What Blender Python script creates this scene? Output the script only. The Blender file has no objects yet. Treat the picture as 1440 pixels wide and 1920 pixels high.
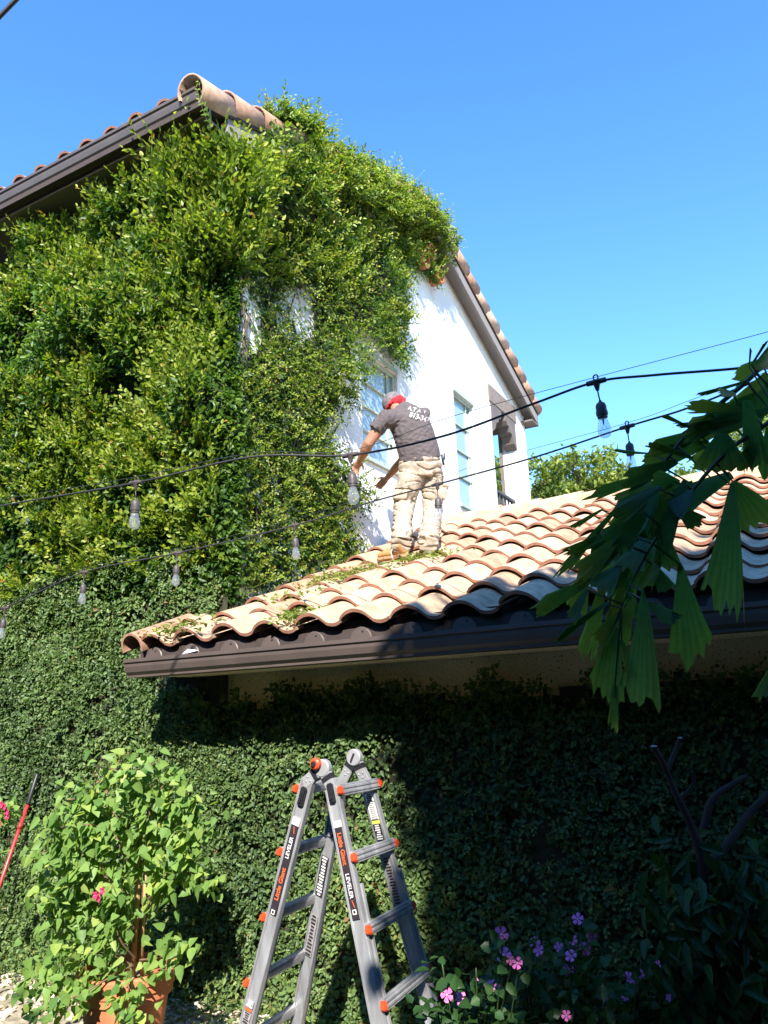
import bpy, bmesh, math, random
import numpy as np
from mathutils import Vector, Matrix
from mathutils.bvhtree import BVHTree
random.seed(7)
RNG = np.random.default_rng(11)
S = bpy.context.scene
COL = S.collection

# ------------------------------------------------------------------ camera
CX, CY, FP = 720.0, 960.0, 1454.63
CAMP = np.array([0.0, 0.0, 1.9])
def _unit(v):
    v = np.array(v, float); return v / np.linalg.norm(v)
_v1 = _unit([-2021 - CX, -(1444 - CY), -FP]); _v2 = _unit([1552 - CX, -(1300 - CY), -FP])
RX = -_v1; RY = _v2 - RX * (RX @ _v2); RY = _unit(RY); RZ = np.cross(RX, RY)
RM = np.array([RX, RY, RZ])                       # camera axes -> world axes
cam_d = bpy.data.cameras.new('camera'); cam = bpy.data.objects.new('camera', cam_d); COL.objects.link(cam)
m4 = Matrix.Identity(4)
for i in range(3):
    for j in range(3): m4[i][j] = RM[i, j]
    m4[i][3] = CAMP[i]
cam.matrix_world = m4
cam_d.sensor_fit = 'HORIZONTAL'; cam_d.sensor_width = 36.0; cam_d.lens = 36.0 * FP / 1440.0
cam_d.clip_start = 0.05; cam_d.clip_end = 2000
S.camera = cam
# ------------------------------------------------------------------ sky, sun, exposure
SUN = _unit([-0.35, 0.66, -0.58])                 # direction the light travels
el = math.asin(-SUN[2]); az = math.atan2(-SUN[0], -SUN[1])   # towards the sun, clockwise from +Y
W = bpy.data.worlds.new('World'); S.world = W; W.use_nodes = True
nt = W.node_tree; bg = nt.nodes['Background']
sky = nt.nodes.new('ShaderNodeTexSky'); sky.sky_type = 'NISHITA'; sky.sun_disc = False
sky.sun_elevation = el; sky.sun_rotation = az
sky.air_density = 1.0; sky.dust_density = 0.0; sky.ozone_density = 3.0; sky.altitude = 0
gm = nt.nodes.new('ShaderNodeHueSaturation'); gm.inputs['Saturation'].default_value = 1.23; gm.inputs['Value'].default_value = 1.30; gm.inputs['Hue'].default_value = .503
nt.links.new(sky.outputs[0], gm.inputs['Color']); nt.links.new(gm.outputs[0], bg.inputs[0])
bg.inputs[1].default_value = 0.15
sd = bpy.data.lights.new('sun', 'SUN'); sd.energy = 5.0; sd.angle = math.radians(0.5); sd.color = (1.0, 0.95, 0.87)
so = bpy.data.objects.new('sun', sd); COL.objects.link(so)
so.rotation_euler = Vector(SUN).to_track_quat('-Z', 'Y').to_euler()
S.view_settings.view_transform = 'Standard'; S.view_settings.look = 'None'
S.view_settings.exposure = 1.22; S.view_settings.gamma = 1.0
S.cycles.max_bounces = 8; S.cycles.transparent_max_bounces = 8

# ------------------------------------------------------------------ helpers
def ray(px, py):
    return RM @ np.array([px - CX, -(py - CY), -FP])
def hit(px, py, ax, val):                         # where a line of sight meets a wall plane
    d = ray(px, py); t = (val - CAMP[ax]) / d[ax]; return CAMP + t * d
def pix(px, py, dep):
    return CAMP + ray(px, py) * (dep / FP)
def tag(o, label=None, cat=None, group=None, kind=None):
    if label: o['label'] = label
    if cat: o['category'] = cat
    if group: o['group'] = group
    if kind: o['kind'] = kind
    return o
def empty(name, loc=(0, 0, 0), label=None, cat=None, group=None, kind=None):
    o = bpy.data.objects.new(name, None); COL.objects.link(o); o.location = loc; o.empty_display_size = 0.1
    return tag(o, label, cat, group, kind)
def wloc(p):                                      # nothing here is rotated when its parts are added
    l = Vector(p.location)
    if p.parent is not None: l += p.matrix_parent_inverse.translation + wloc(p.parent)
    return l
def put(o, parent):                               # parts are modelled in world coordinates
    if parent is not None:
        o.parent = parent; o.matrix_parent_inverse = Matrix.Translation(-wloc(parent))
    return o
class MB:
    def __init__(s): s.v = []; s.f = []; s.n = 0
    def add(s, vs, fs):
        b = s.n
        s.v.extend([tuple(map(float, p)) for p in vs]); s.n += len(vs)
        s.f.extend([tuple(b + i for i in f) for f in fs]); return s
    def box(s, x0, x1, y0, y1, z0, z1):
        vs = [(x, y, z) for x in (x0, x1) for y in (y0, y1) for z in (z0, z1)]
        return s.add(vs, [(0, 1, 3, 2), (4, 6, 7, 5), (0, 4, 5, 1), (2, 3, 7, 6), (0, 2, 6, 4), (1, 5, 7, 3)])
    def obox(s, c, ax, ay, az, hx, hy, hz):
        c, ax, ay, az = [np.array(q, float) for q in (c, ax, ay, az)]
        vs = [c + ax * a * hx + ay * b * hy + az * d * hz for a in (-1, 1) for b in (-1, 1) for d in (-1, 1)]
        return s.add(vs, [(0, 1, 3, 2), (4, 6, 7, 5), (0, 4, 5, 1), (2, 3, 7, 6), (0, 2, 6, 4), (1, 5, 7, 3)])
    def beam(s, a, b, up, w, h):                   # bar from a to b, width w sideways, height h along up
        a = np.array(a, float); b = np.array(b, float); t = _unit(b - a); sd_ = _unit(np.cross(t, up)); u = np.cross(sd_, t)
        return s.obox((a + b) / 2, t, sd_, u, np.linalg.norm(b - a) / 2, w / 2, h / 2)
    def prism(s, prof, a, b):                      # closed profile (list of 3D points at a) swept by vector b-a
        n = len(prof); d = np.array(b, float) - np.array(a, float)
        vs = [np.array(p, float) for p in prof] + [np.array(p, float) + d for p in prof]
        fs = [tuple(range(n))[::-1], tuple(range(n, 2 * n))] + [(i, (i + 1) % n, n + (i + 1) % n, n + i) for i in range(n)]
        return s.add(vs, fs)
    def tube(s, pts, rad, n=8, cap=True, flat=None):
        pts = [np.array(p, float) for p in pts]; k = len(pts)
        if not hasattr(rad, '__len__'): rad = [rad] * k
        prev = None; vs = []
        for i, p in enumerate(pts):
            t = _unit(pts[min(i + 1, k - 1)] - pts[max(i - 1, 0)])
            if prev is None:
                h = np.array([0, 0, 1.0]) if abs(t[2]) < 0.9 else np.array([1.0, 0, 0])
                u = _unit(np.cross(t, h))
            else:
                u = _unit(prev - t * (prev @ t))
            prev = u; w = np.cross(t, u)
            for j in range(n):
                a = 2 * math.pi * j / n
                vs.append(p + rad[i] * (math.cos(a) * u + math.sin(a) * w))
        fs = [(i * n + j, i * n + (j + 1) % n, (i + 1) * n + (j + 1) % n, (i + 1) * n + j) for i in range(k - 1) for j in range(n)]
        if cap: fs += [tuple(range(n))[::-1], tuple(range((k - 1) * n, k * n))]
        return s.add(vs, fs)
    def lathe(s, c, prof, n=24, ax=(0, 0, 1)):     # prof: (r, h)
        ax = _unit(ax); h0 = np.array([1.0, 0, 0]) if abs(ax[0]) < .9 else np.array([0, 1.0, 0])
        u = _unit(np.cross(ax, h0)); w = np.cross(ax, u); c = np.array(c, float); vs = []
        for r, h in prof:
            for j in range(n):
                a = 2 * math.pi * j / n; vs.append(c + ax * h + r * (math.cos(a) * u + math.sin(a) * w))
        k = len(prof)
        fs = [(i * n + j, i * n + (j + 1) % n, (i + 1) * n + (j + 1) % n, (i + 1) * n + j) for i in range(k - 1) for j in range(n)]
        if prof[0][0] > 1e-4: fs.append(tuple(range(n))[::-1])
        if prof[-1][0] > 1e-4: fs.append(tuple(range((k - 1) * n, k * n)))
        return s.add(vs, fs)
    def ell(s, c, r, n=12, m=8, rot=None):
        vs = []; c = np.array(c, float)
        for i in range(m + 1):
            th = math.pi * i / m
            for j in range(n):
                a = 2 * math.pi * j / n
                p = np.array([r[0] * math.sin(th) * math.cos(a), r[1] * math.sin(th) * math.sin(a), r[2] * math.cos(th)])
                if rot is not None: p = rot @ p
                vs.append(c + p)
        return s.add(vs, [(i * n + j, (i + 1) * n + j, (i + 1) * n + (j + 1) % n, i * n + (j + 1) % n) for i in range(m) for j in range(n)])
    def build(s, name, mat, parent=None, smooth=False, bevel=0, fix=True, ang=None):
        me = bpy.data.meshes.new(name); me.from_pydata(s.v, [], s.f); me.update()
        if fix or bevel:
            bm = bmesh.new(); bm.from_mesh(me)
            bmesh.ops.remove_doubles(bm, verts=bm.verts, dist=1e-6)
            bmesh.ops.recalc_face_normals(bm, faces=bm.faces)
            if bevel:
                es = [e for e in bm.edges if len(e.link_faces) == 2 and e.calc_face_angle(0) > 0.6]
                bmesh.ops.bevel(bm, geom=es, offset=bevel, segments=2, affect='EDGES', clamp_overlap=True)
            bm.to_mesh(me); bm.free()
        o = bpy.data.objects.new(name, me); COL.objects.link(o)
        if mat: me.materials.append(mat)
        if smooth:
            me.shade_smooth()
            if ang is not None and hasattr(me, 'set_sharp_from_angle'): me.set_sharp_from_angle(angle=math.radians(ang))
        return put(o, parent)
def fast_mesh(name, V, F, mat, parent=None, rnd=None, smooth=False):
    """V (n,3) array, F (m,k) array of equal-size faces, rnd per-vertex value"""
    me = bpy.data.meshes.new(name); V = np.asarray(V, np.float32); F = np.asarray(F, np.int32); m, k = F.shape
    me.vertices.add(len(V)); me.vertices.foreach_set('co', V.ravel())
    me.loops.add(m * k); me.loops.foreach_set('vertex_index', F.ravel())
    me.polygons.add(m); me.polygons.foreach_set('loop_start', np.arange(0, m * k, k, dtype=np.int32))
    me.polygons.foreach_set('loop_total', np.full(m, k, np.int32))
    me.update(calc_edges=True)
    if rnd is not None:
        a = me.attributes.new('rnd', 'FLOAT', 'POINT'); a.data.foreach_set('value', np.asarray(rnd, np.float32))
    if mat: me.materials.append(mat)
    if smooth: me.shade_smooth()
    o = bpy.data.objects.new(name, me); COL.objects.link(o)
    return put(o, parent)
def nrm(a): return a / np.maximum(np.linalg.norm(a, axis=1, keepdims=True), 1e-9)
def leaf_arrays(P, A, N, L, Wd, rnd, fold=0.25, heart=False, curl=0.0):
    """pointed oval leaves: base point P, axis A, face normal N, length L, width Wd"""
    n = len(P); A = nrm(A); Sd = nrm(np.cross(A, N)); N = np.cross(Sd, A)
    L = np.asarray(L).reshape(-1, 1) * np.ones((n, 1)); Wd = np.asarray(Wd).reshape(-1, 1) * np.ones((n, 1))
    if heart: us = [(0, 0), (.12, .48), (.5, .40), (1, 0)]
    else: us = [(0, 0), (.28, .46), (.68, .36), (1, 0)]
    b = P; t = P + A * L - N * L * curl
    out = []
    l1 = P + A * L * us[1][0] + Sd * Wd * us[1][1] + N * Wd * fold * us[1][1] * 2
    l2 = P + A * L * us[2][0] + Sd * Wd * us[2][1] + N * Wd * fold * us[2][1] * 2 - N * L * curl * .35
    r1 = P + A * L * us[1][0] - Sd * Wd * us[1][1] + N * Wd * fold * us[1][1] * 2
    r2 = P + A * L * us[2][0] - Sd * Wd * us[2][1] + N * Wd * fold * us[2][1] * 2 - N * L * curl * .35
    V = np.stack([b, l1, l2, t, r2, r1], 1).reshape(-1, 3)
    i = (np.arange(n) * 6)[:, None]
    F = np.concatenate([i + np.array([[0, 3, 2, 1]]), i + np.array([[0, 5, 4, 3]])], 0)
    return V, F, np.repeat(rnd, 6)
def leaves(name, P, A, N, L, Wd, rnd, mat, parent=None, **k):
    V, F, r = leaf_arrays(P, A, N, L, Wd, rnd, **k); return fast_mesh(name, V, F, mat, parent, r)
_tabs = {}
def vn(x, y, seed=0):                             # smooth value noise 0..1
    if seed not in _tabs: _tabs[seed] = np.random.default_rng(100 + seed).random((64, 64))
    T = _tabs[seed]; xi = np.floor(x).astype(int); yi = np.floor(y).astype(int); fx = x - xi; fy = y - yi
    fx = fx * fx * (3 - 2 * fx); fy = fy * fy * (3 - 2 * fy)
    g = lambda a, b: T[a % 64, b % 64]
    return (g(xi, yi) * (1 - fx) + g(xi + 1, yi) * fx) * (1 - fy) + (g(xi, yi + 1) * (1 - fx) + g(xi + 1, yi + 1) * fx) * fy
def inpoly(x, y, poly):
    c = np.zeros(len(x), bool); n = len(poly)
    for i in range(n):
        x1, y1 = poly[i]; x2, y2 = poly[(i + 1) % n]
        c ^= ((y1 > y) != (y2 > y)) & (x < (x2 - x1) * (y - y1) / (y2 - y1 + 1e-12) + x1)
    return c

# ------------------------------------------------------------------ materials
def newmat(name):
    m = bpy.data.materials.new(name); m.use_nodes = True; return m, m.node_tree, m.node_tree.nodes['Principled BSDF']
def lk(nt, a, b): nt.links.new(a, b)
def mat_simple(name, col, rough=.6, metal=0, noise=.15, scale=20, bump=0.0, bscale=200, spec=.5, stretch=None):
    m, nt, p = newmat(name)
    tc = nt.nodes.new('ShaderNodeTexCoord'); mp = nt.nodes.new('ShaderNodeMapping'); lk(nt, tc.outputs['Object'], mp.inputs[0])
    if stretch: mp.inputs['Scale'].default_value = stretch
    n = nt.nodes.new('ShaderNodeTexNoise'); n.inputs['Scale'].default_value = scale; n.inputs['Detail'].default_value = 6
    lk(nt, mp.outputs[0], n.inputs['Vector'])
    r = nt.nodes.new('ShaderNodeValToRGB'); c = np.array(col)
    r.color_ramp.elements[0].position = .3; r.color_ramp.elements[1].position = .7
    r.color_ramp.elements[0].color = (*(c * (1 - noise)), 1); r.color_ramp.elements[1].color = (*np.minimum(c * (1 + noise), 1), 1)
    lk(nt, n.outputs['Fac'], r.inputs[0]); lk(nt, r.outputs[0], p.inputs['Base Color'])
    p.inputs['Roughness'].default_value = rough; p.inputs['Metallic'].default_value = metal
    p.inputs['Specular IOR Level'].default_value = spec
    if bump:
        n2 = nt.nodes.new('ShaderNodeTexNoise'); n2.inputs['Scale'].default_value = bscale; n2.inputs['Detail'].default_value = 4
        lk(nt, mp.outputs[0], n2.inputs['Vector'])
        b = nt.nodes.new('ShaderNodeBump'); b.inputs['Strength'].default_value = bump; b.inputs['Distance'].default_value = .01
        lk(nt, n2.outputs['Fac'], b.inputs['Height']); lk(nt, b.outputs[0], p.inputs['Normal'])
    return m
def mat_leaf(name, cols, rough=.42, trans=.35, tcol=None, veins=False):
    """cols: list of (position, rgb) over the per-leaf 'rnd' value"""
    m, nt, p = newmat(name)
    at = nt.nodes.new('ShaderNodeAttribute'); at.attribute_name = 'rnd'
    r = nt.nodes.new('ShaderNodeValToRGB'); cr = r.color_ramp
    while len(cr.elements) < len(cols): cr.elements.new(.5)
    for e, (po, c) in zip(cr.elements, cols): e.position = po; e.color = (*c, 1)
    lk(nt, at.outputs['Fac'], r.inputs[0])
    tc = nt.nodes.new('ShaderNodeTexCoord'); n = nt.nodes.new('ShaderNodeTexNoise'); n.inputs['Scale'].default_value = 70
    lk(nt, tc.outputs['Object'], n.inputs['Vector'])
    mx = nt.nodes.new('ShaderNodeMixRGB'); mx.blend_type = 'MULTIPLY'; mx.inputs[0].default_value = .35
    lk(nt, r.outputs[0], mx.inputs[1]); lk(nt, n.outputs['Fac'], mx.inputs[2])
    lk(nt, mx.outputs[0], p.inputs['Base Color']); p.inputs['Roughness'].default_value = rough
    p.inputs['Specular IOR Level'].default_value = .3
    t = nt.nodes.new('ShaderNodeBsdfTranslucent')
    g = nt.nodes.new('ShaderNodeMixRGB'); g.blend_type = 'MULTIPLY'; g.inputs[0].default_value = 1; g.inputs[2].default_value = (1.5, 1.7, .55, 1) if tcol is None else (*tcol, 1)
    lk(nt, mx.outputs[0], g.inputs[1]); lk(nt, g.outputs[0], t.inputs['Color'])
    ms = nt.nodes.new('ShaderNodeMixShader'); ms.inputs[0].default_value = trans
    lk(nt, p.outputs[0], ms.inputs[1]); lk(nt, t.outputs[0], ms.inputs[2])
    lk(nt, ms.outputs[0], nt.nodes['Material Output'].inputs['Surface'])
    return m
def mat_attr(name, cols, rough=.8, scale=14, dirt=.35, bump=.3, bscale=90):
    """tile / stone: per-piece tone from 'rnd' with mottling"""
    m, nt, p = newmat(name)
    at = nt.nodes.new('ShaderNodeAttribute'); at.attribute_name = 'rnd'
    r = nt.nodes.new('ShaderNodeValToRGB'); cr = r.color_ramp
    while len(cr.elements) < len(cols): cr.elements.new(.5)
    for e, (po, c) in zip(cr.elements, cols): e.position = po; e.color = (*c, 1)
    lk(nt, at.outputs['Fac'], r.inputs[0])
    tc = nt.nodes.new('ShaderNodeTexCoord'); n = nt.nodes.new('ShaderNodeTexNoise'); n.inputs['Scale'].default_value = scale; n.inputs['Detail'].default_value = 8; n.inputs['Roughness'].default_value = .65
    lk(nt, tc.outputs['Object'], n.inputs['Vector'])
    r2 = nt.nodes.new('ShaderNodeValToRGB'); r2.color_ramp.elements[0].position = .38; r2.color_ramp.elements[0].color = (1 - dirt, (1 - dirt) * .97, (1 - dirt) * .93, 1)
    r2.color_ramp.elements[1].position = .62; r2.color_ramp.elements[1].color = (1.08, 1.06, 1.04, 1)
    lk(nt, n.outputs['Fac'], r2.inputs[0])
    mx = nt.nodes.new('ShaderNodeMixRGB'); mx.blend_type = 'MULTIPLY'; mx.inputs[0].default_value = 1
    lk(nt, r.outputs[0], mx.inputs[1]); lk(nt, r2.outputs[0], mx.inputs[2]); lk(nt, mx.outputs[0], p.inputs['Base Color'])
    p.inputs['Roughness'].default_value = rough
    n2 = nt.nodes.new('ShaderNodeTexNoise'); n2.inputs['Scale'].default_value = bscale; n2.inputs['Detail'].default_value = 5
    lk(nt, tc.outputs['Object'], n2.inputs['Vector'])
    b = nt.nodes.new('ShaderNodeBump'); b.inputs['Strength'].default_value = bump; b.inputs['Distance'].default_value = .006
    lk(nt, n2.outputs['Fac'], b.inputs['Height']); lk(nt, b.outputs[0], p.inputs['Normal'])
    return m
M = {}
M['stucco'] = mat_simple('stucco', (.78, .76, .73), .9, noise=.06, scale=3.5, bump=.35, bscale=120, spec=.2)
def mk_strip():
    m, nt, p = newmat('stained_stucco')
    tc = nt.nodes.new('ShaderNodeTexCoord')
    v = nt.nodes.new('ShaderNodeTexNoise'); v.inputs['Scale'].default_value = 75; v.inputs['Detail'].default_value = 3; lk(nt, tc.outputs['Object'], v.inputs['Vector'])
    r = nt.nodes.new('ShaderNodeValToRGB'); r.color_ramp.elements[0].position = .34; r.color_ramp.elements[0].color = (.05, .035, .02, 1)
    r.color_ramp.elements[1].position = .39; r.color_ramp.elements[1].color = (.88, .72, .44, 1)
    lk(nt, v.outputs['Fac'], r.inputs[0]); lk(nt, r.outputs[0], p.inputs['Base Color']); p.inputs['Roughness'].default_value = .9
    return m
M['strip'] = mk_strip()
M['tile'] = mat_attr('clay_tile', [(0, (.44, .285, .175)), (.3, (.50, .35, .225)), (.7, (.54, .39, .255)), (1, (.58, .44, .30))], dirt=.30, scale=11, bump=.5, bscale=60)
M['tilecap'] = mat_attr('clay_cap', [(0, (.40, .22, .14)), (.5, (.48, .29, .20)), (1, (.58, .40, .30))], dirt=.25)
M['tile_edge'] = mat_simple('clay_edge', (.30, .135, .085), .9, noise=.25, scale=20, bump=.3, bscale=80)
M['mortar'] = mat_simple('mortar', (.62, .36, .20), .9, noise=.15, scale=9, bump=.3, bscale=60)
M['gutter'] = mat_simple('gutter_paint', (.092, .070, .060), .45, noise=.12, scale=5, spec=.5, bump=.05, bscale=20)
M['brown'] = mat_simple('brown_paint', (.16, .125, .105), .6, noise=.12, scale=6)
M['soffit'] = mat_simple('grey_soffit', (.27, .235, .215), .7, noise=.06, scale=5)
M['deck'] = mat_simple('roof_underlay', (.05, .035, .03), .9)
M['wood'] = mat_simple('weathered_beam', (.23, .18, .15), .75, noise=.3, scale=12, stretch=(8, 1, 8), bump=.2, bscale=60)
M['sage'] = mat_simple('sage_frame', (.42, .47, .38), .5, noise=.08, scale=8)
M['iron'] = mat_simple('dark_iron', (.06, .055, .06), .5)
M['terra'] = mat_simple('terracotta', (.50, .17, .075), .7, noise=.22, scale=7, bump=.15, bscale=60)
M['bark'] = mat_simple('vine_bark', (.10, .075, .05), .9, noise=.35, scale=25, bump=.4, bscale=80)
M['dark_backing'] = mat_simple('shade_backing', (.030, .032, .014), .95, noise=.5, scale=18, bump=.5, bscale=40)  # dark brown-green: woody stems plus the shade of leaf gaps in one colour
def mk_glass():
    m, nt, p = newmat('window_glass')
    tc = nt.nodes.new('ShaderNodeTexCoord'); n = nt.nodes.new('ShaderNodeTexNoise'); n.inputs['Scale'].default_value = 2.2; n.inputs['Detail'].default_value = 2
    lk(nt, tc.outputs['Object'], n.inputs['Vector'])
    p.inputs['Base Color'].default_value = (.34, .44, .46, 1); p.inputs['Roughness'].default_value = .04; p.inputs['IOR'].default_value = 2.1
    b = nt.nodes.new('ShaderNodeBump'); b.inputs['Strength'].default_value = .25; b.inputs['Distance'].default_value = .02
    lk(nt, n.outputs['Fac'], b.inputs['Height']); lk(nt, b.outputs[0], p.inputs['Normal']); return m
M['glass'] = mk_glass()
GREENS_UP = [(0, (.040, .095, .018)), (.28, (.095, .180, .028)), (.52, (.190, .285, .036)), (.8, (.34, .42, .050)), (.95, (.48, .47, .06)), (1, (.40, .20, .05))]
GREENS_FIG = [(0, (.055, .100, .036)), (.4, (.125, .205, .066)), (.8, (.20, .29, .085)), (.97, (.24, .28, .07)), (1, (.26, .16, .07))]
M['leaf_up'] = mat_leaf('vine_leaf', GREENS_UP, .38, .38)
M['leaf_fig'] = mat_leaf('fig_leaf', GREENS_FIG, .45, .25)
M['leaf_pot'] = mat_leaf('heart_leaf', [(0, (.11, .22, .05)), (.6, (.23, .37, .085)), (1, (.42, .50, .12))], .5, .35)
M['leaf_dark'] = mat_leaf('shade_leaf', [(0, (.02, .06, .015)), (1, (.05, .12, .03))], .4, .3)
M['leaf_tree'] = mat_leaf('tree_leaf', [(0, (.09, .14, .025)), (.6, (.20, .26, .045)), (1, (.36, .38, .07))], .5, .35)
M['leaf_clip'] = mat_leaf('clipping_leaf', [(0, (.12, .20, .03)), (.6, (.26, .32, .06)), (1, (.42, .36, .16))], .6, .3)
M['pot_stem'] = mat_simple('brown_stem', (.17, .10, .06), .85, noise=.3, scale=30)
M['bamboo'] = mat_simple('bamboo', (.40, .26, .12), .6, noise=.2, scale=20)
M['alu'] = mat_simple('aluminium', (.43, .43, .44), .34, metal=.45, noise=.28, scale=22, bump=.12, bscale=150, stretch=(1, 1, .15))
M['aludull'] = mat_simple('dull_aluminium', (.36, .36, .36), .5, metal=.3, noise=.14, scale=10)
M['orange'] = mat_simple('orange_plastic', (.62, .075, .02), .45, noise=.1, scale=20)
M['black'] = mat_simple('black_plastic', (.018, .018, .022), .45, noise=.2, scale=30)
M['sticker_black'] = mat_simple('black_sticker', (.03, .022, .028), .5, noise=.2, scale=60)
M['sticker_white'] = mat_simple('white_sticker', (.75, .74, .72), .5, noise=.08, scale=60)
M['sticker_grey'] = mat_simple('grey_sticker', (.30, .28, .28), .6, noise=.3, scale=80)
M['sticker_yellow'] = mat_simple('yellow_sticker', (.65, .68, .10), .6)
M['print_orange'] = mat_simple('orange_print', (.85, .14, .03), .5)
M['cable'] = mat_simple('black_rubber', (.035, .033, .035), .5, noise=.2, scale=30)
M['socket'] = mat_simple('socket_plastic', (.075, .062, .06), .5, noise=.25, scale=60)
M['wire'] = mat_simple('steel_wire', (.10, .10, .11), .4, metal=.6)
def mk_bulb():
    m, nt, p = newmat('bulb_glass')
    p.inputs['Base Color'].default_value = (1, 1, 1, 1); p.inputs['Roughness'].default_value = .02
    p.inputs['Transmission Weight'].default_value = 1.0; p.inputs['IOR'].default_value = 1.06
    p.inputs['Coat Weight'].default_value = .0
    g = nt.nodes.new('ShaderNodeBsdfGlossy'); g.inputs['Roughness'].default_value = .03
    lw = nt.nodes.new('ShaderNodeLayerWeight'); lw.inputs['Blend'].default_value = .35
    mu = nt.nodes.new('ShaderNodeMath'); mu.operation = 'MULTIPLY_ADD'; mu.inputs[1].default_value = .40; mu.inputs[2].default_value = .06
    lk(nt, lw.outputs['Facing'], mu.inputs[0])
    t = nt.nodes.new('ShaderNodeBsdfTransparent'); t.inputs[0].default_value = (.93, .95, .96, 1)
    ms = nt.nodes.new('ShaderNodeMixShader'); lk(nt, mu.outputs[0], ms.inputs[0]); lk(nt, t.outputs[0], ms.inputs[1]); lk(nt, g.outputs[0], ms.inputs[2])
    df = nt.nodes.new('ShaderNodeBsdfDiffuse'); df.inputs[0].default_value = (.85, .85, .85, 1); m2 = nt.nodes.new('ShaderNodeMixShader'); m2.inputs[0].default_value = .13; lk(nt, ms.outputs[0], m2.inputs[1]); lk(nt, df.outputs[0], m2.inputs[2])
    lk(nt, m2.outputs[0], nt.nodes['Material Output'].inputs['Surface']); return m
M['bulb'] = mk_bulb()
M['palm'] = mat_leaf('palm_leaf', [(0, (.028, .125, .090)), (.5, (.065, .20, .085)), (1, (.26, .36, .09))], .28, .45)
M['palmstem'] = mat_simple('palm_stem', (.035, .06, .018), .5, noise=.2, scale=20)
M['flower'] = mat_simple('pink_petal', (.80, .17, .48), .6, noise=.15, scale=60)
M['flower_eye'] = mat_simple('white_eye', (.8, .6, .7), .6)
M['redflower'] = mat_simple('magenta_bract', (.55, .03, .12), .6, noise=.2, scale=60)
M['redpole'] = mat_simple('red_pole', (.50, .03, .035), .35, noise=.1, scale=20)
M['gravel'] = mat_attr('gravel_stone', [(0, (.35, .29, .20)), (.5, (.52, .45, .34)), (1, (.66, .60, .50))], dirt=.3, scale=30)
M['ground'] = mat_simple('gravelly_soil', (.34, .28, .19), .95, noise=.45, scale=14, bump=.8, bscale=45)
M['skin'] = mat_simple('skin', (.42, .20, .13), .55, noise=.14, scale=25, bump=.1, bscale=90)
M['shirt'] = mat_simple('grey_shirt', (.105, .085, .085), .9, noise=.10, scale=8, bump=.15, bscale=40)
M['trousers'] = mat_simple('khaki_cloth', (.41, .33, .245), .9, noise=.38, scale=16, bump=.35, bscale=30)
M['boot'] = mat_simple('tan_leather', (.42, .22, .08), .6, noise=.15, scale=25)
M['sole'] = mat_simple('tan_sole', (.36, .20, .09), .8)
M['cap'] = mat_simple('grey_cap', (.16, .14, .15), .9, noise=.4, scale=40)
M['bandana'] = mat_simple('red_cloth', (.42, .02, .025), .85, noise=.2, scale=40)
M['white'] = mat_simple('white_print', (.8, .8, .8), .7)
# ------------------------------------------------------------------ the setting: ground
g = MB(); g.add([(-150, -150, 0), (150, -150, 0), (150, 150, 0), (-150, 150, 0)], [(0, 1, 2, 3)])
tag(g.build('ground', M['ground'], fix=False), kind='structure')

# ------------------------------------------------------------------ the house
X0 = -3.92; YW = 4.66; ZR = lambda y: 8.72 - .385 * abs(y - 8.47)      # top line of the rake tiles
house = empty('stucco_house', (-4, 5, 0), 'white stucco house with clay tiled roofs, its corner hidden under climbing vines', 'house')
def zw(y): return ZR(y) - .34                                          # top of wall under the rake
def strip_wall(m, x0, x1, ys, opens, ztop, z0=0):
    for a, b in zip(ys[:-1], ys[1:]):
        mid = (a + b) / 2; cuts = sorted([(o[2], o[3]) for o in opens if o[0] < mid < o[1]])
        z = z0
        for c0, c1 in cuts + [(None, None)]:
            za0 = za1 = z; top0, top1 = (ztop(a), ztop(b)) if c0 is None else (c0, c0)
            vs = [(x, y, zz) for x in (x0, x1) for (y, zz) in ((a, z), (b, z), (b, top1), (a, top0))]
            m.add(vs, [(0, 1, 2, 3), (7, 6, 5, 4), (0, 4, 5, 1), (1, 5, 6, 2), (2, 6, 7, 3), (3, 7, 4, 0)])
            if c1 is not None: z = c1
W1 = (6.80, 7.66, 4.55, 5.80); W2 = (9.36, 10.08, 4.57, 6.21); OP = (10.82, 11.93, 4.66, 6.81)
m = MB(); strip_wall(m, X0 - .25, X0, [YW, W1[0], W1[1], 8.47, W2[0], W2[1], OP[0], OP[1], 12.48], [W1, W2, OP], zw)
m.build('gable_wall', M['stucco'], house)
m = MB(); m.box(-14, X0 - .26, YW, YW + .25, 0, 6.55); m.build('side_wall', M['stucco'], house)
m = MB(); m.box(-14, X0 - .26, 10.50, 10.70, 0, 7.6); m.build('porch_wall', M['stucco'], house)
m = MB(); m.box(X0 - .25 - .9, X0 - .252, 10.50, 12.4, 4.4, 4.62); m.build('balcony_floor', M['stucco'], house)
m = MB(); m.box(X0 + .002, 2.6, YW + .02, YW + .25, 0, 2.42); m.box(2.4, 2.6, YW + .25, 11.4, 0, 2.3); m.build('wing_wall', M['strip'], house); m = MB(); m.box(-4.25, X0 + .001, YW - .006, YW - .001, 1.4, 2.209); m.build('wall_patch', M['strip'], house)
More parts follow.
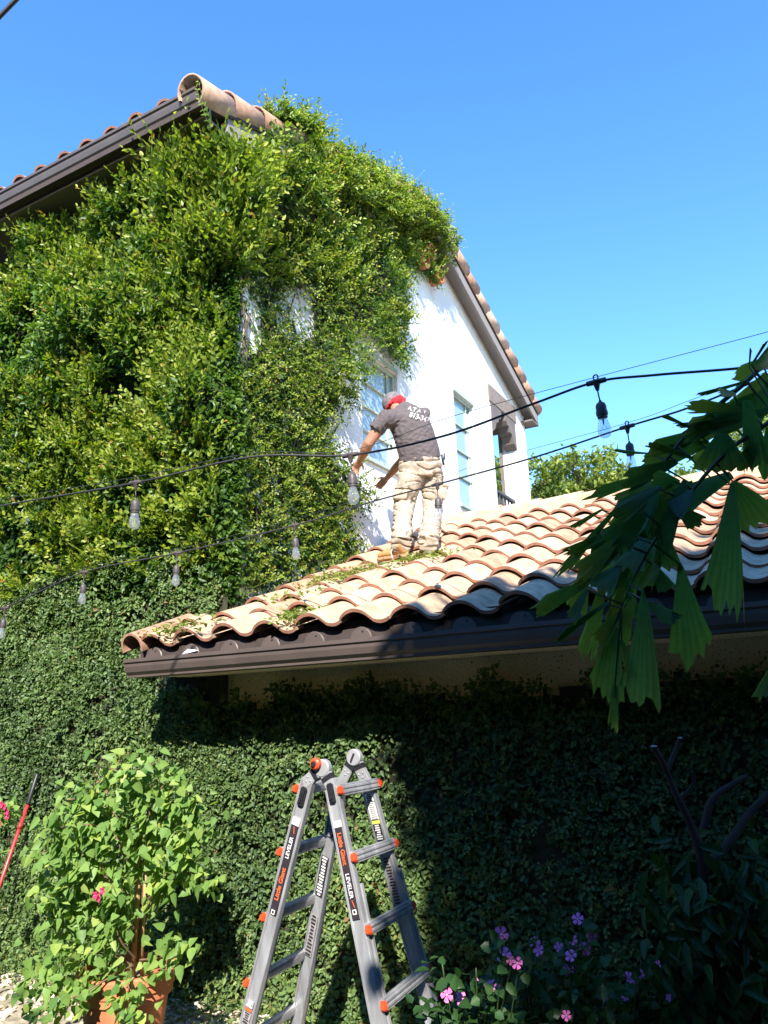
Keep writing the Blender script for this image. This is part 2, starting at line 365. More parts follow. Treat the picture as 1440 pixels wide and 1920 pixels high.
# windows
def window(W_, panes, side=False):
    y0, y1, z0, z1 = W_; xf = X0 - .07
    f = MB(); t = .045
    for (a, b, c, d) in ((y0, y1, z1 - t, z1), (y0, y1, z0, z0 + t), (y0, y0 + t, z0 + t, z1 - t), (y1 - t, y1, z0 + t, z1 - t)):
        f.box(xf - .04, xf + .03, a, b, c, d)
    o = f.build('window', M['sage'], house, bevel=.004)
    yi0, yi1 = y0 + t, y1 - t; edges = [z0 + t + (z1 - z0 - 2 * t) * k / panes for k in range(panes + 1)]
    ym = yi1 - .12
    b = MB(); b.box(xf - .03, xf + .018, ym - .012, ym + .012, z0 + t, z1 - t)
    for e in edges[1:-1]: b.box(xf - .03, xf + .022, yi0, ym - .012, e - .016, e + .016)
    b.build('glazing_bar', M['sage'], o, bevel=.003)
    for k in range(panes):
        for (p0, p1) in ((yi0, ym - .012), (ym + .012, yi1)):
            gl = MB(); gl.box(xf - .012, xf - .004, p0, p1, edges[k] + (.016 if k else 0), edges[k + 1] - (.016 if k < panes - 1 else 0)); gl.build('pane', M['glass'], o)
    s_ = MB(); s_.box(X0 - .10, X0 + .035, y0 - .03, y1 + .03, z0 - .05, z0 - .001); s_.build('sill', M['sage'], o, bevel=.004)
    h = MB(); h.box(X0 - .09, X0 + .012, y0 - .005, y1 + .005, z1 + .001, z1 + .05); h.build('head_board', M['sage'], o)
    bk = MB(); bk.box(xf - .12, xf - .09, y0, y1, z0, z1); bk.build('curtain', M['white'], o)
window(W1, 4); window(W2, 4)
# balcony opening: beam, corbels, railing, inner trim
m = MB(); m.box(X0 - .20, X0 + .02, OP[0] - .06, OP[1] + .06, 6.53, 6.83); m.build('beam', M['wood'], house, bevel=.01)
def corbel(y0, y1, sgn):
    prof = [(0, 6.53), (.46, 6.53), (.46, 6.43), (.40, 6.36), (.33, 6.36), (.29, 6.27), (.20, 6.25), (.13, 6.12), (0, 6.04)]
    ys = y0 if sgn > 0 else y1
    c = MB(); c.prism([(X0 + .012, ys + sgn * a, z) for a, z in prof], (0, 0, 0), (-.20, 0, 0)); c.build('corbel', M['brown'], house, bevel=.006)
corbel(OP[0] + .001, OP[1], 1); corbel(OP[0], OP[1] - .001, -1)
m = MB(); m.box(X0 - .30, X0 - .255, OP[1] - .03, OP[1] + .02, 4.62, 6.6); m.build('inner_trim', M['brown'], house)
rail = MB(); rail.box(X0 - .16, X0 - .09, OP[0], OP[1], 5.14, 5.19); rail.box(X0 - .15, X0 - .10, OP[0], OP[1], 4.70, 4.74); ro = rail.build('railing', M['iron'], house, bevel=.006)
for k in range(7):
    y = OP[0] + .12 + k * .145; b = MB(); b.box(X0 - .138, X0 - .112, y - .013, y + .013, 4.74, 5.14); b.build('baluster', M['iron'], ro)
# clay vent pipes in the gable
for (yy, zz) in ((8.37, 7.68), (8.83, 7.68), (8.60, 7.93)):
    v = MB(); n = 20; ring = [(.115, -.12), (.115, .16), (.088, .16), (.088, -.12)]
    v.lathe((X0, yy, zz), ring, 20, ax=(1, 0, 0)); v.build('vent_pipe', M['terra'], house, smooth=True, ang=40)
# ---- upper roof
up = MB(); XL = -13.0
for sgn in (-1, 1):
    ya, yb = 8.47, (3.99 if sgn < 0 else 12.62)
    za, zb = ZR(ya) - .19, ZR(yb) - .19
    up.prism([(XL, ya, za), (XL, yb, zb), (XL, yb, zb - .07), (XL, ya, za - .07)], (XL, 0, 0), (X0 + .20, 0, 0))
uro = up.build('upper_roof', M['deck'], house)
# rake boards and soffit
for sgn in (-1, 1):
    ya, yb = 8.47, (4.32 if sgn < 0 else 12.60)
    b = MB(); xx = X0 + .165
    b.prism([(xx, ya, ZR(ya) - .23), (xx, yb, ZR(yb) - .23), (xx, yb, ZR(yb) - .45), (xx, ya, ZR(ya) - .45)], (0, 0, 0), (.04, 0, 0)); b.build('rake_board', M['soffit'], uro, bevel=.003)
    b = MB(); b.prism([(X0 + .003, ya, ZR(ya) - .335), (X0 + .003, yb, ZR(yb) - .335), (X0 + .003, yb, ZR(yb) - .36), (X0 + .003, ya, ZR(ya) - .36)], (0, 0, 0), (.161, 0, 0)); b.build('rake_soffit', M['soffit'], uro)
    b = MB(); xx = X0 + .206
    b.prism([(xx, ya, ZR(ya) - .20), (xx, yb, ZR(yb) - .20), (xx, yb, ZR(yb) - .27), (xx, ya, ZR(ya) - .27)], (0, 0, 0), (.02, 0, 0)); b.build('rake_trim', M['deck'], uro)
# box end where the far eave returns
b = MB(); b.box(X0 + .001, X0 + .20, 12.30, 12.64, ZR(12.6) - .48, ZR(12.6) - .45); b.box(-13, X0 + .20, 12.61, 12.65, ZR(12.6) - .48, ZR(12.6) - .26); b.build('far_fascia', M['brown'], uro)
def barrel(V, F, R, a, b, r0, r1, rv, tilt=0.0, span=math.pi * 1.08, th=.016, n=12, up=(0, 0, 1)):
    """half-round clay barrel from a (low, wide end) to b (high, narrow end)"""
    a = np.array(a, float); b = np.array(b, float); t = _unit(b - a); sd_ = _unit(np.cross(t, up)); u = np.cross(sd_, t)
    base = sum(len(v) for v in V); vs = []
    for p, ro_ in ((a, r0), (b, r1)):
        for rr in (ro_, ro_ - th):
            for j in range(n + 1):
                an = math.pi / 2 + tilt - span / 2 + span * j / n
                vs.append(p + rr * (math.cos(an) * sd_ + math.sin(an) * u))
    k = n + 1
    for j in range(n):
        F.append((base + j, base + j + 1, base + 2 * k + j + 1, base + 2 * k + j))
        F.append((base + k + j, base + 3 * k + j, base + 3 * k + j + 1, base + k + j + 1))
        F.append((base + j, base + k + j, base + k + j + 1, base + j + 1))
        F.append((base + 2 * k + j, base + 2 * k + j + 1, base + 3 * k + j + 1, base + 3 * k + j))
    V.append(np.array(vs)); R.append(np.full(len(vs), rv))
V, F, R = [], [], []
sl = math.hypot(1, .385)
for sgn in (-1, 1):
    ye = 3.93 if sgn < 0 else 12.70; n = 11; step = (abs(8.47 - ye)) / n
    for k in range(n):
        y0_ = ye - sgn * step * k if sgn > 0 else ye + step * k
        y1_ = (y0_ - step * 1.08) if sgn > 0 else (y0_ + step * 1.08)
        jx = random.uniform(-.006, .006); jz = random.uniform(-.004, .006)
        barrel(V, F, R, (X0 + .145 + jx, y0_, ZR(y0_) - .140 + .022 + jz), (X0 + .145 + jx, y1_, ZR(y1_) - .140 - .008 + jz), .140, .122, random.random(), tilt=(.8 if sgn > 0 else -.45), span=math.pi * (1.2 if sgn > 0 else 1.42))
fast_mesh('rake_tile', np.concatenate(V), F, M['tilecap'], uro, np.concatenate(R), smooth=False)
uro.children[-1].data.shade_smooth()
try: uro.children[-1].data.set_sharp_from_angle(angle=math.radians(45))
except Exception: pass
# tile field: courses of two-part wavy clay tiles
def tile_field(name, parent, xs, rows, y_e, z_e, slope, expo, Wt, mat, skip=None, seed=3):
    """columns of interlocking S tiles; row 0 at the eave; each tile overlaps the one below it"""
    rg = np.random.default_rng(seed); c = 1 / math.hypot(1, slope); dy, dz = c, slope * c
    nu = 16; V, F, R, MI = [], [], [], []; base = 0
    u = np.linspace(0, 1, nu + 1)
    hprof = np.where(u < .64, .056 * np.sin(np.pi * np.clip(u / .64, 0, 1)) ** .72, -.020 * np.sin(np.pi * np.clip((u - .64) / .36, 0, 1)) ** .75)
    th = .021
    for i, x in enumerate(xs):
        for r in range(rows):
            if skip is not None and skip(x, r): continue
            s0 = expo * r - .02; s1 = s0 + expo * 1.16
            j1, j2, j3 = rg.normal(0, .005, 3); rv = rg.random(); tw = rg.normal(0, .007)
            vs = []
            for (s_, lift) in ((s0, .040), (s0 + expo * .5, .022), (s1, .0)):
                for dn in (0, th):
                    px = x + u * Wt * 1.004 + j1; h = hprof + lift - dn + j2 + tw * (u - .5) + .012 * (1 - u)
                    yy = y_e + (s_ + j3) * dy - h * dz; zz = z_e + (s_ + j3) * dz + h * dy
                    vs.append(np.stack([px, yy, zz], 1))
            k = nu + 1; vs = np.concatenate(vs)
            for q in range(nu):
                for L0 in (0, 2):
                    F.append((base + L0 * k + q, base + L0 * k + q + 1, base + (L0 + 2) * k + q + 1, base + (L0 + 2) * k + q))
                    F.append((base + (L0 + 1) * k + q, base + (L0 + 3) * k + q, base + (L0 + 3) * k + q + 1, base + (L0 + 1) * k + q + 1))
                F.append((base + q, base + k + q, base + k + q + 1, base + q + 1)); MI += [0, 1, 0, 1, 1]
            for L0 in (0, 2):
                for q in (0, nu):
                    F.append((base + L0 * k + q, base + (L0 + 1) * k + q, base + (L0 + 3) * k + q, base + (L0 + 2) * k + q)); MI.append(0)
            base += len(vs); V.append(vs); R.append(np.full(len(vs), rv))
    o = fast_mesh(name, np.concatenate(V), F, mat, parent, np.concatenate(R))
    o.data.materials.append(M['tile_edge'])
    o.data.polygons.foreach_set('material_index', np.asarray(MI, np.int32))
    bm = bmesh.new(); bm.from_mesh(o.data); bmesh.ops.recalc_face_normals(bm, faces=bm.faces); bm.to_mesh(o.data); bm.free()
    o.data.shade_smooth(); o.data.set_sharp_from_angle(angle=math.radians(50)); return o
# front slope of the upper roof (its crests show above the gutter)
tile_field('roof_tiles', uro, [X0 - .02 - .31 * (k + 1) for k in range(26)], 3, 4.035, ZR(4.035) - .098, .385, .42, .31, M['tilecap'], seed=5)
# ---- lower roof over the wing
SL = .373; YE = 4.00; ZE = 2.405; YR = 8.16; ZRD = ZE + SL * (YR - YE)
lo = MB()
lo.prism([(0, YE + .03, ZE - .02), (0, YR, ZRD - .03), (0, YR, ZRD - .13), (0, YE + .03, ZE - .12)], (X0 + .003, 0, 0), (2.75, 0, 0))
for i in range(-8, 0): lo.v[i] = lo.v[i]
lo.v = [(x + (X0 + .003), y, z) if x == 0 else (x + (X0 + .003), y, z) for (x, y, z) in lo.v]
lo.prism([(X0 + .003, YR, ZRD - .03), (X0 + .003, 12.3, ZRD - .03 - SL * (12.3 - YR)), (X0 + .003, 12.3, ZRD - .13 - SL * (12.3 - YR)), (X0 + .003, YR, ZRD - .13)], (0, 0, 0), (6.7, 0, 0))
lo.prism([(-4.20, YE + .03, ZE - .02), (-4.20, YW - .005, ZE - .02 + SL * (YW - YE - .03)), (-4.20, YW - .005, ZE - .12 + SL * (YW - YE - .03)), (-4.20, YE + .03, ZE - .12)], (0, 0, 0), (.282, 0, 0))
lro = lo.build('lower_roof', M['deck'], house)
NX = 21; WT = .335
tile_field('lower_roof_tiles', lro, [-4.163 + WT * k for k in range(NX)], 11, YE, ZE, SL, .403, WT, M['tile'], skip=lambda x, r: x < X0 - .05 and r > 1)
# mortar bed, ridge caps
m = MB(); m.prism([(0, YR - .19, ZRD - .045), (0, YR - .10, ZRD + .075), (0, YR + .10, ZRD + .075), (0, YR + .19, ZRD - .045)], (0, 0, 0), (6.6, 0, 0)); m.v = [(x + X0 + .004, y, z) for x, y, z in m.v]
m.build('ridge_mortar', M['mortar'], lro, bevel=.02)
V, F, R = [], [], []
for k in range(14):
    x = X0 + .02 + k * .47
    barrel(V, F, R, (x + .52, YR + random.uniform(-.01, .01), ZRD + .055), (x, YR + random.uniform(-.01, .01), ZRD + .045), .115, .10, .3 + .7 * random.random())
o = fast_mesh('ridge_cap', np.concatenate(V), F, M['tile'], lro, np.concatenate(R)); o.data.shade_smooth(); o.data.set_sharp_from_angle(angle=math.radians(45))
# clay end piece at the left end of the eave
V, F, R = [], [], []
barrel(V, F, R, (-4.22, YE - .035, ZE + .0), (-4.22, YE + .55, ZE + .20), .10, .09, .15, span=math.pi * 1.25)
o = fast_mesh('end_tile', np.concatenate(V), F, M['tilecap'], lro, np.concatenate(R)); o.data.shade_smooth(); o.data.set_sharp_from_angle(angle=math.radians(45))
# eave closures: dark pans filling the space under the first course, each with a nail
m = MB(); m.box(-4.19, 2.7, YE + .055, YE + .075, ZE - .13, ZE + .035); m.build('eave_closure', M['deck'], lro)
for k in range(NX):
    cx = -4.163 + WT * (k + .33)
    c = MB(); c.lathe((cx, YE + .022, ZE - .088), [(.074, 0), (.078, .006), (.072, .012), (.0001, .014)], 20, ax=(0, -1, 0)); o = c.build('bird_stop', M['gutter'], lro, smooth=True, ang=40)
    n_ = MB(); n_.lathe((cx + .02, YE + .008, ZE - .035), [(.006, 0), (.006, .006), (.0001, .008)], 8, ax=(0, -1, 0)); n_.build('nail', M['iron'], o) if k < 12 else None
# gutters (ogee profile), fascia, soffit
def gutter(name, x0, x1, yb, zt, parent, K=1.06):
    pr = [(0, 0), (-.115, 0), (-.115, -.022), (-.103, -.028), (-.103, -.05), (-.092, -.085), (-.070, -.105), (-.070, -.118), (0, -.118)]
    inner = [(-.006, -.006), (-.006, -.112), (-.064, -.112), (-.064, -.102), (-.086, -.082), (-.097, -.048), (-.097, -.024), (-.109, -.018), (-.109, -.006)]
    m = MB(); P = [(0, 0)] + pr[1:]
    # trough as a folded sheet of metal with thickness
    outer = [(-.115, 0)] + pr[2:] + [(0, 0), (-.006, 0)] + inner[1:3] + inner[3:] [:0] + [(-.064, -.112), (-.064, -.102), (-.086, -.082), (-.097, -.048), (-.097, -.024), (-.109, -.018), (-.109, 0)]
    seq = []
    for q in outer:
        if not seq or seq[-1] != q: seq.append(q)
    seq = [q for i, q in enumerate(seq) if not (i and q == (-.006, -.112) and seq[i - 1] == (-.006, -.112))]
    a = [(x0, yb + K * y, zt + K * z) for y, z in seq]
    m.prism(a, (x0, 0, 0), (x1, 0, 0)); o = m.build(name, M['gutter'], parent, bevel=0)
    e = MB(); pe = [(-.114, -.001)] + [(y * .995, z) for y, z in pr[2:]] + [(-.001, -.001)]
    e.prism([(x1 if x1 > x0 and name == 'upper_gutter' else x0, yb + K * y, zt + K * z) for y, z in pe], (0, 0, 0), (.006 if name == 'upper_gutter' else -.006, 0, 0)); e.build('gutter_end_cap', M['gutter'], o)
    return o
YG = 4.065; ZG = 2.322
gutter('lower_gutter', -4.27, 2.7, YG, ZG, house)
m = MB(); m.box(-4.25, 2.68, YG + .001, YG + .026, 2.195, 2.375); m.build('lower_fascia', M['brown'], house)
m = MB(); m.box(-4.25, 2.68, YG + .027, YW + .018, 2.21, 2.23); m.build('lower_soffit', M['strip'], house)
m = MB(); m.box(-4.25, -4.23, YG + .027, YW - .01, 2.231, 2.40); m.build('eave_end_board', M['brown'], house)
zug = ZR(3.95) - .075
gutter('upper_gutter', -13.0, X0 + .17, 4.085, zug, house, 1.2)
m = MB(); m.box(-13, X0 + .205, 4.086, 4.11, zug - .19, zug + .04); m.build('upper_fascia', M['brown'], house)
m = MB(); m.box(-13, X0 + .16, 4.111, YW + .0, zug - .185, zug - .165); m.build('upper_soffit', M['brown'], house)
print('zug', zug)
# ------------------------------------------------------------------ climbing vines
AR = .45                                           # length of the rounded corner in the wrap-around coordinate s
def wrap(s):
    """base point (x, y) and outward normal on: side wall (s<0), corner (0..AR), gable (s>AR)"""
    s = np.asarray(s, float); t = np.clip(s / AR, 0, 1) * math.pi / 2
    x = np.where(s < 0, X0 + s, X0); y = np.where(s > AR, YW + (s - AR), YW)
    return x, y, np.where(s > AR, 1.0, np.where(s < 0, 0.0, np.sin(t))), np.where(s > AR, 0.0, np.where(s < 0, -1.0, -np.cos(t)))
def g2s(y): return y - YW + AR
# gable outline of the growth, traced on the wall and kept in (distance along gable, height)
gp = [(445, 1165), (400, 900), (395, 500), (395, 260), (372, 250), (470, 252), (550, 262), (640, 285), (740, 340), (800, 385), (826, 450), (824, 500), (820, 535), (806, 512), (780, 505), (768, 545),
      (762, 590), (772, 640), (768, 690), (742, 690), (722, 652), (672, 640), (668, 700), (655, 760), (632, 800), (636, 850), (662, 868), (690, 915), (700, 940), (672, 950), (655, 975), (690, 1015), (672, 1056), (560, 1098)]
GP = []
for (px, py) in gp:
    h_ = hit(px, py, 0, X0 + .12); GP.append((g2s(h_[1]), h_[2]))
hole_px = [[(425, 600), (470, 545), (500, 590), (485, 660), (440, 690)], [(518, 560), (548, 530), (596, 550), (592, 630), (560, 650), (530, 620)], [(448, 530), (480, 525), (500, 560), (470, 575)], [(415, 680), (440, 660), (450, 690), (432, 715)], [(620, 800), (650, 770), (660, 830), (640, 860)], [(402, 1120), (428, 1130), (440, 1165), (415, 1160)]]
HOLES = [[(g2s(hit(px, py, 0, X0 + .05)[1]), hit(px, py, 0, X0 + .05)[2]) for px, py in q] for q in hole_px]
HC = [(sum(p[0] for p in q) / len(q), sum(p[1] for p in q) / len(q), max(max(p[1] for p in q) - min(p[1] for p in q), .3) * .8) for q in HOLES]
def keep(s, z, rg, soft=.10):
    js = s + rg.normal(0, soft * .5, len(s)); jz = z + rg.normal(0, soft * .5, len(s))
    ok = (s <= AR) | inpoly(js, jz, GP)
    for h in HOLES: ok &= ~inpoly(js, jz, h)
    ok &= ~((s <= AR) & (z > 6.66 + .3 * (s > .1) + .15 * (vn(s * 4, z * 4, 9) - .5)))
    return ok
def thick(s, z):
    up_ = np.clip((z - 2.6) / 2.2, 0, 1)
    t = .07 + .34 * up_ * up_ * (3 - 2 * up_)
    t = t * np.where(s > AR + .3, np.clip(.78 - (s - AR) * .09, .30, 1), 1)
    low = np.clip((4.9 - z) / 1.2, 0, 1) * np.clip((s - AR) / .8, 0, 1)      # thin growth on the lower gable
    t = t * (1 - .62 * low)
    lump = vn(s * 1.3 + 3, z * 1.3, 1) * .34 + vn(s * 3.1, z * 2.6 + 7, 2) * .38 + vn(s * 6.5, z * 5.5 + 2, 33) * .28
    t = t * (1 - .68 * np.clip((s + .15) / .3, 0, 1) * np.clip((AR + 1.5 - s) / .6, 0, 1) * np.clip((z - 3.2) / .5, 0, 1) * np.clip((6.1 - z) / .6, 0, 1))
    for (hs_, hz_, hr_) in HC: t = t * np.clip(((((s - hs_ + .22) / (hr_ * 1.5)) ** 2 + ((z - hz_) / hr_) ** 2) ** .5 - .25), .12, 1)
    return t * (.06 + 2.5 * np.clip(lump - .24, 0, 1))
def surf_leaves(n, s0, s1, z0, z1, Lm, rg, depth=.5, zfun=None, soft=.1):
    s = rg.uniform(s0, s1, n); z = rg.uniform(z0, z1, n); k = keep(s, z, rg, soft); s, z = s[k], z[k]
    if zfun is not None: k = zfun(s, z); s, z = s[k], z[k]
    bx, by, nx, ny = wrap(s); t = thick(s, z) * (1 - depth * rg.random(len(s)) ** 1.6) + .015
    # shade pattern: local relief of the bush tips the leaves
    P = np.stack([bx + nx * t, by + ny * t, z], 1); Nn = np.stack([nx, ny, np.zeros(len(s))], 1); m_ = len(s)
    tang = np.stack([-ny, nx, np.zeros(m_)], 1)
    A = Nn * rg.uniform(.1, .8, (m_, 1)) + tang * rg.normal(0, .65, (m_, 1)) + np.array([0, 0, 1]) * rg.normal(-.25, .7, (m_, 1))
    N = Nn * .7 + np.array([0, 0, 1]) * rg.uniform(.2, 1.0, (m_, 1)) + rg.normal(0, .38, (m_, 3))
    L = Lm * rg.uniform(.6, 1.25, m_)
    return P, A, N, L, t, s, z
def shoots(n, s0, s1, z0, z1, rg, Ls, Lm, up=.7, out=.8, side=.35, zfun=None, nl=11, soft=.05, tip=True, droop=0.0, base=.75):
    s = rg.uniform(s0, s1, n); z = rg.uniform(z0, z1, n); k = keep(s, z, rg, soft); s, z = s[k], z[k]
    if zfun is not None: k = zfun(s, z); s, z = s[k], z[k]
    n = len(s); bx, by, nx, ny = wrap(s); t = thick(s, z) * base
    O = np.stack([bx + nx * t, by + ny * t, z], 1); Nn = np.stack([nx, ny, np.zeros(n)], 1); tang = np.stack([-ny, nx, np.zeros(n)], 1)
    D = nrm(Nn * rg.uniform(.5, 1.2, (n, 1)) * out + tang * rg.normal(.15, side, (n, 1)) + np.array([0, 0, 1]) * rg.uniform(.2, 1.2, (n, 1)) * up)
    Ln = rg.uniform(.5, 1.25, n) * Ls
    return grow(O, D, Ln, Nn, rg, Lm, nl, droop)
def grow(O, D, Ln, Nn, rg, Lm, nl=11, droop=0.0):
    n = len(O); Sd = nrm(np.cross(D, Nn + rg.normal(0, .6, (n, 3)))); Ps, As, Ns, Ls_, Rs = [], [], [], [], []
    bend = rg.normal(0, .25, (n, 3)) + np.array([0, 0, -droop]); stems = []
    for j in range(nl):
        u = (j + .6) / nl; c = O + D * (Ln * u)[:, None] + bend * (Ln * u * u)[:, None] * .6
        d = nrm(D + bend * u * 1.2); sg = 1 if j % 2 else -1
        A = nrm(Sd * sg * .85 + d * (.55 + .5 * u) + rg.normal(0, .18, (n, 3)))
        N = nrm(np.cross(A, np.cross(d, A)) * 0 + np.cross(Sd, d) + rg.normal(0, .25, (n, 3)) + np.array([0, 0, .5]))
        Ps.append(c); As.append(A); Ns.append(N); Ls_.append(Lm * (1.1 - .45 * u) * rg.uniform(.8, 1.15, n)); Rs.append(.25 + .6 * u + rg.normal(0, .10, n))
        stems.append(c)
    tipc = O + D * Ln[:, None] + bend * Ln[:, None] * .6
    return np.concatenate(Ps), np.concatenate(As), np.concatenate(Ns), np.concatenate(Ls_), np.clip(np.concatenate(Rs), 0, 1), (O, stems, tipc)
def stems_mesh(name, sets, mat, parent, r=.0022):
    V, F, base = [], [], 0
    for (O, st, tip) in sets:
        line = [O] + st[2::4] + [tip]; n = len(O); k = len(line)
        for i, c in enumerate(line):
            rr = r * (1 - .6 * i / k)
            V.append(np.stack([c + np.array([rr, 0, rr * .6]), c + np.array([-rr, rr * .5, rr * .6]), c + np.array([0, -rr * .5, -rr])], 1).reshape(-1, 3))
        for i in range(k - 1):
            a = base + i * n * 3 + np.arange(n) * 3; b = a + n * 3
            for q in range(3):
                F.append(np.stack([a + q, a + (q + 1) % 3, b + (q + 1) % 3, b + q], 1))
        base += k * n * 3
    return fast_mesh(name, np.concatenate(V), np.concatenate(F), mat, parent)
# dark sheet behind the leaves coloured for stems and gap shade, following the same relief but deeper
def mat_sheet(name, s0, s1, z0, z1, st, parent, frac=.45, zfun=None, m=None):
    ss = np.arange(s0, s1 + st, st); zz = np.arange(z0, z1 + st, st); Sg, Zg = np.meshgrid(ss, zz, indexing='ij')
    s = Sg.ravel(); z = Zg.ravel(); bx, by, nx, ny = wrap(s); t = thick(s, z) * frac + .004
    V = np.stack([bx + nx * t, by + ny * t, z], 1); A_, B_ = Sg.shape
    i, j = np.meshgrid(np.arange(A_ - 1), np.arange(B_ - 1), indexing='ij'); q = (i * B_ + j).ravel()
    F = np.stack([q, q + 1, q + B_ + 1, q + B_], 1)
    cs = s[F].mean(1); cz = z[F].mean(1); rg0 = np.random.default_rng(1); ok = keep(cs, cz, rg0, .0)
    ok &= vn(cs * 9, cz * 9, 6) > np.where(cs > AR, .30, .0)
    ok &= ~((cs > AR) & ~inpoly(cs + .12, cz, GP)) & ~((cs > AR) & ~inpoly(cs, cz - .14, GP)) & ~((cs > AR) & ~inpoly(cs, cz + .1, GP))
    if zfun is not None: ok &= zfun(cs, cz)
    return fast_mesh(name, V, F[ok], mat=M['dark_backing'], parent=parent, smooth=True)

# 1. bushy vine on the upper side wall and wrapping round the gable
vine = empty('climbing_vine', (X0 - .1, YW - .1, 0), 'bushy yellow-green climbing vine spilling round the upper house corner onto the gable and roof edge', 'vine')
rg = np.random.default_rng(21)
ZL = lambda s, z: z > 2.75 + .35 * (vn(s * 1.3, z * .4, 4) - .5) * 2
SMAX = max(p[0] for p in GP) + .1
P1 = surf_leaves(48000, -5.2, AR, 2.3, 6.8, .060, rg, .6, ZL)
P2 = surf_leaves(52000, AR, SMAX, 2.6, 8.9, .047, rg, .8, None, .16)
def col1(t, s, z, rg): return np.clip(.22 + .22 * (vn(s * 2.2, z * 2.2, 8) - .5) * 2 + rg.normal(0, .15, len(s)) + .10 * (z > 4) - .1, 0, 1)  # base leaves toned darker to put gap shade into their colour
for nm, Q in (('foliage', P1), ('foliage', P2)):
    leaves(nm, Q[0], Q[1], Q[2], Q[3], Q[3] * .62, col1(Q[4], Q[5], Q[6], rg), M['leaf_up'], vine)
CLF = lambda s, z: vn(s * 2.1 + 5, z * 1.7, 30) * .65 + vn(s * 5, z * 5, 31) * .35 > .40
sets = []
for args in (dict(n=6100, s0=-5.2, s1=-.05, z0=3.0, z1=6.55, Ls=.27, Lm=.070, zfun=CLF, side=.6, up=1.0, out=.9, nl=12),
             dict(n=420, s0=-.5, s1=AR, z0=5.6, z1=6.5, Ls=.44, Lm=.080, up=.9, out=1.0, nl=12),
             dict(n=3600, zfun=lambda s, z: CLF(s, z) & (z > 5.7 + .25 * (s - AR)), s0=AR, s1=SMAX, z0=4.4, z1=8.5, Ls=.22, Lm=.056, up=.45, out=.7, nl=10),
             dict(n=2400, s0=AR, s1=SMAX, z0=2.6, z1=6.3, Ls=.15, Lm=.038, up=.4, out=.7, nl=9, soft=.12),
             dict(n=900, s0=AR, s1=SMAX, z0=3.2, z1=8.0, Ls=.26, Lm=.04, up=-.6, out=.4, nl=9, soft=.25, side=.8)):
    Q = shoots(rg=rg, **args); sets.append(Q[5])
    leaves('shoot_leaves', Q[0], Q[1], Q[2], Q[3], Q[3] * .60, Q[4], M['leaf_up'], vine)
# growth creeping over the rake tiles, with tall sprigs standing above them
def rake_pts(ya, yb, n, rg, dz=(-.05, .06)):
    y = rg.uniform(ya, yb, n); return np.stack([X0 + .15 + rg.uniform(-.12, .17, n), y, ZR(y) + rg.uniform(*dz, n)], 1)
O = np.concatenate([rake_pts(4.95, 5.65, 330, rg), rake_pts(5.95, 8.8, 300, rg, (-.28, -.08))]); n = len(O)
D = nrm(np.stack([rg.normal(.3, .5, n), rg.normal(.1, .5, n), rg.uniform(-.1, .8, n)], 1))
Q = grow(O, D, rg.uniform(.08, .26, n), np.tile([[.6, -.5, .6]], (n, 1)), rg, .05, 8); sets.append(Q[5])
leaves('shoot_leaves', Q[0], Q[1], Q[2], Q[3], Q[3] * .60, Q[4], M['leaf_up'], vine)
O = rake_pts(5.5, 8.95, 1000, rg, (-.60, -.20)); O[:, 0] += .06; D = nrm(np.stack([rg.normal(.5, .4, 1000), rg.normal(-.1, .5, 1000), rg.uniform(-.4, .6, 1000)], 1))
Q = grow(O, D, rg.uniform(.08, .22, 1000), np.tile([[.6, -.5, .6]], (1000, 1)), rg, .05, 8); sets.append(Q[5])
leaves('shoot_leaves', Q[0], Q[1], Q[2], Q[3], Q[3] * .6, Q[4], M['leaf_up'], vine)
HO = list(HOLES); HOLES.clear()
Q = shoots(260, AR, AR + 1.7, 4.9, 6.5, rg, .26, .040, up=-1.0, out=.35, side=.5, nl=9); HOLES.extend(HO); sets.append(Q[5])
leaves('shoot_leaves', Q[0], Q[1], Q[2], Q[3], Q[3] * .6, Q[4], M['leaf_up'], vine)
n = 220; y_ = rg.uniform(4.2, 5.9, n); O = np.stack([X0 + rg.uniform(.02, .24, n), y_, ZR(y_) + rg.uniform(-.85, -.50, n)], 1); D = nrm(np.stack([rg.normal(.5, .4, n), rg.normal(-.2, .4, n), rg.uniform(.1, .9, n)], 1))
Q = grow(O, D, rg.uniform(.1, .28, n), np.tile([[.6, -.6, .3]], (n, 1)), rg, .07, 9); sets.append(Q[5])
leaves('shoot_leaves', Q[0], Q[1], Q[2], Q[3], Q[3] * .60, Q[4], M['leaf_up'], vine)
sp = [(555, 262, .42), (607, 290, .36), (598, 290, .2), (640, 310, .26), (718, 350, .36), (722, 350, .25), (745, 365, .30), (690, 330, .22), (783, 385, .24), (822, 425, .22), (838, 440, .25), (515, 235, .20), (500, 228, .14), (575, 270, .18), (842, 455, .16), (655, 318, .2)]
O = np.array([hit(px, py, 0, X0 + .15) for px, py, _ in sp]); D = nrm(np.stack([rg.normal(0, .12, len(sp)), rg.normal(0, .12, len(sp)), np.ones(len(sp))], 1))
D[-6] = _unit([.1, .9, .5]); D[-5] = _unit([0, .1, 1])
Q = grow(O, D, np.array([l * 1.45 for _, _, l in sp]), np.tile([[1.0, -.3, 0]], (len(sp), 1)), rg, .055, 17); sets.append(Q[5])
leaves('shoot_leaves', Q[0], Q[1], Q[2], Q[3], Q[3] * .45, Q[4], M['leaf_up'], vine)
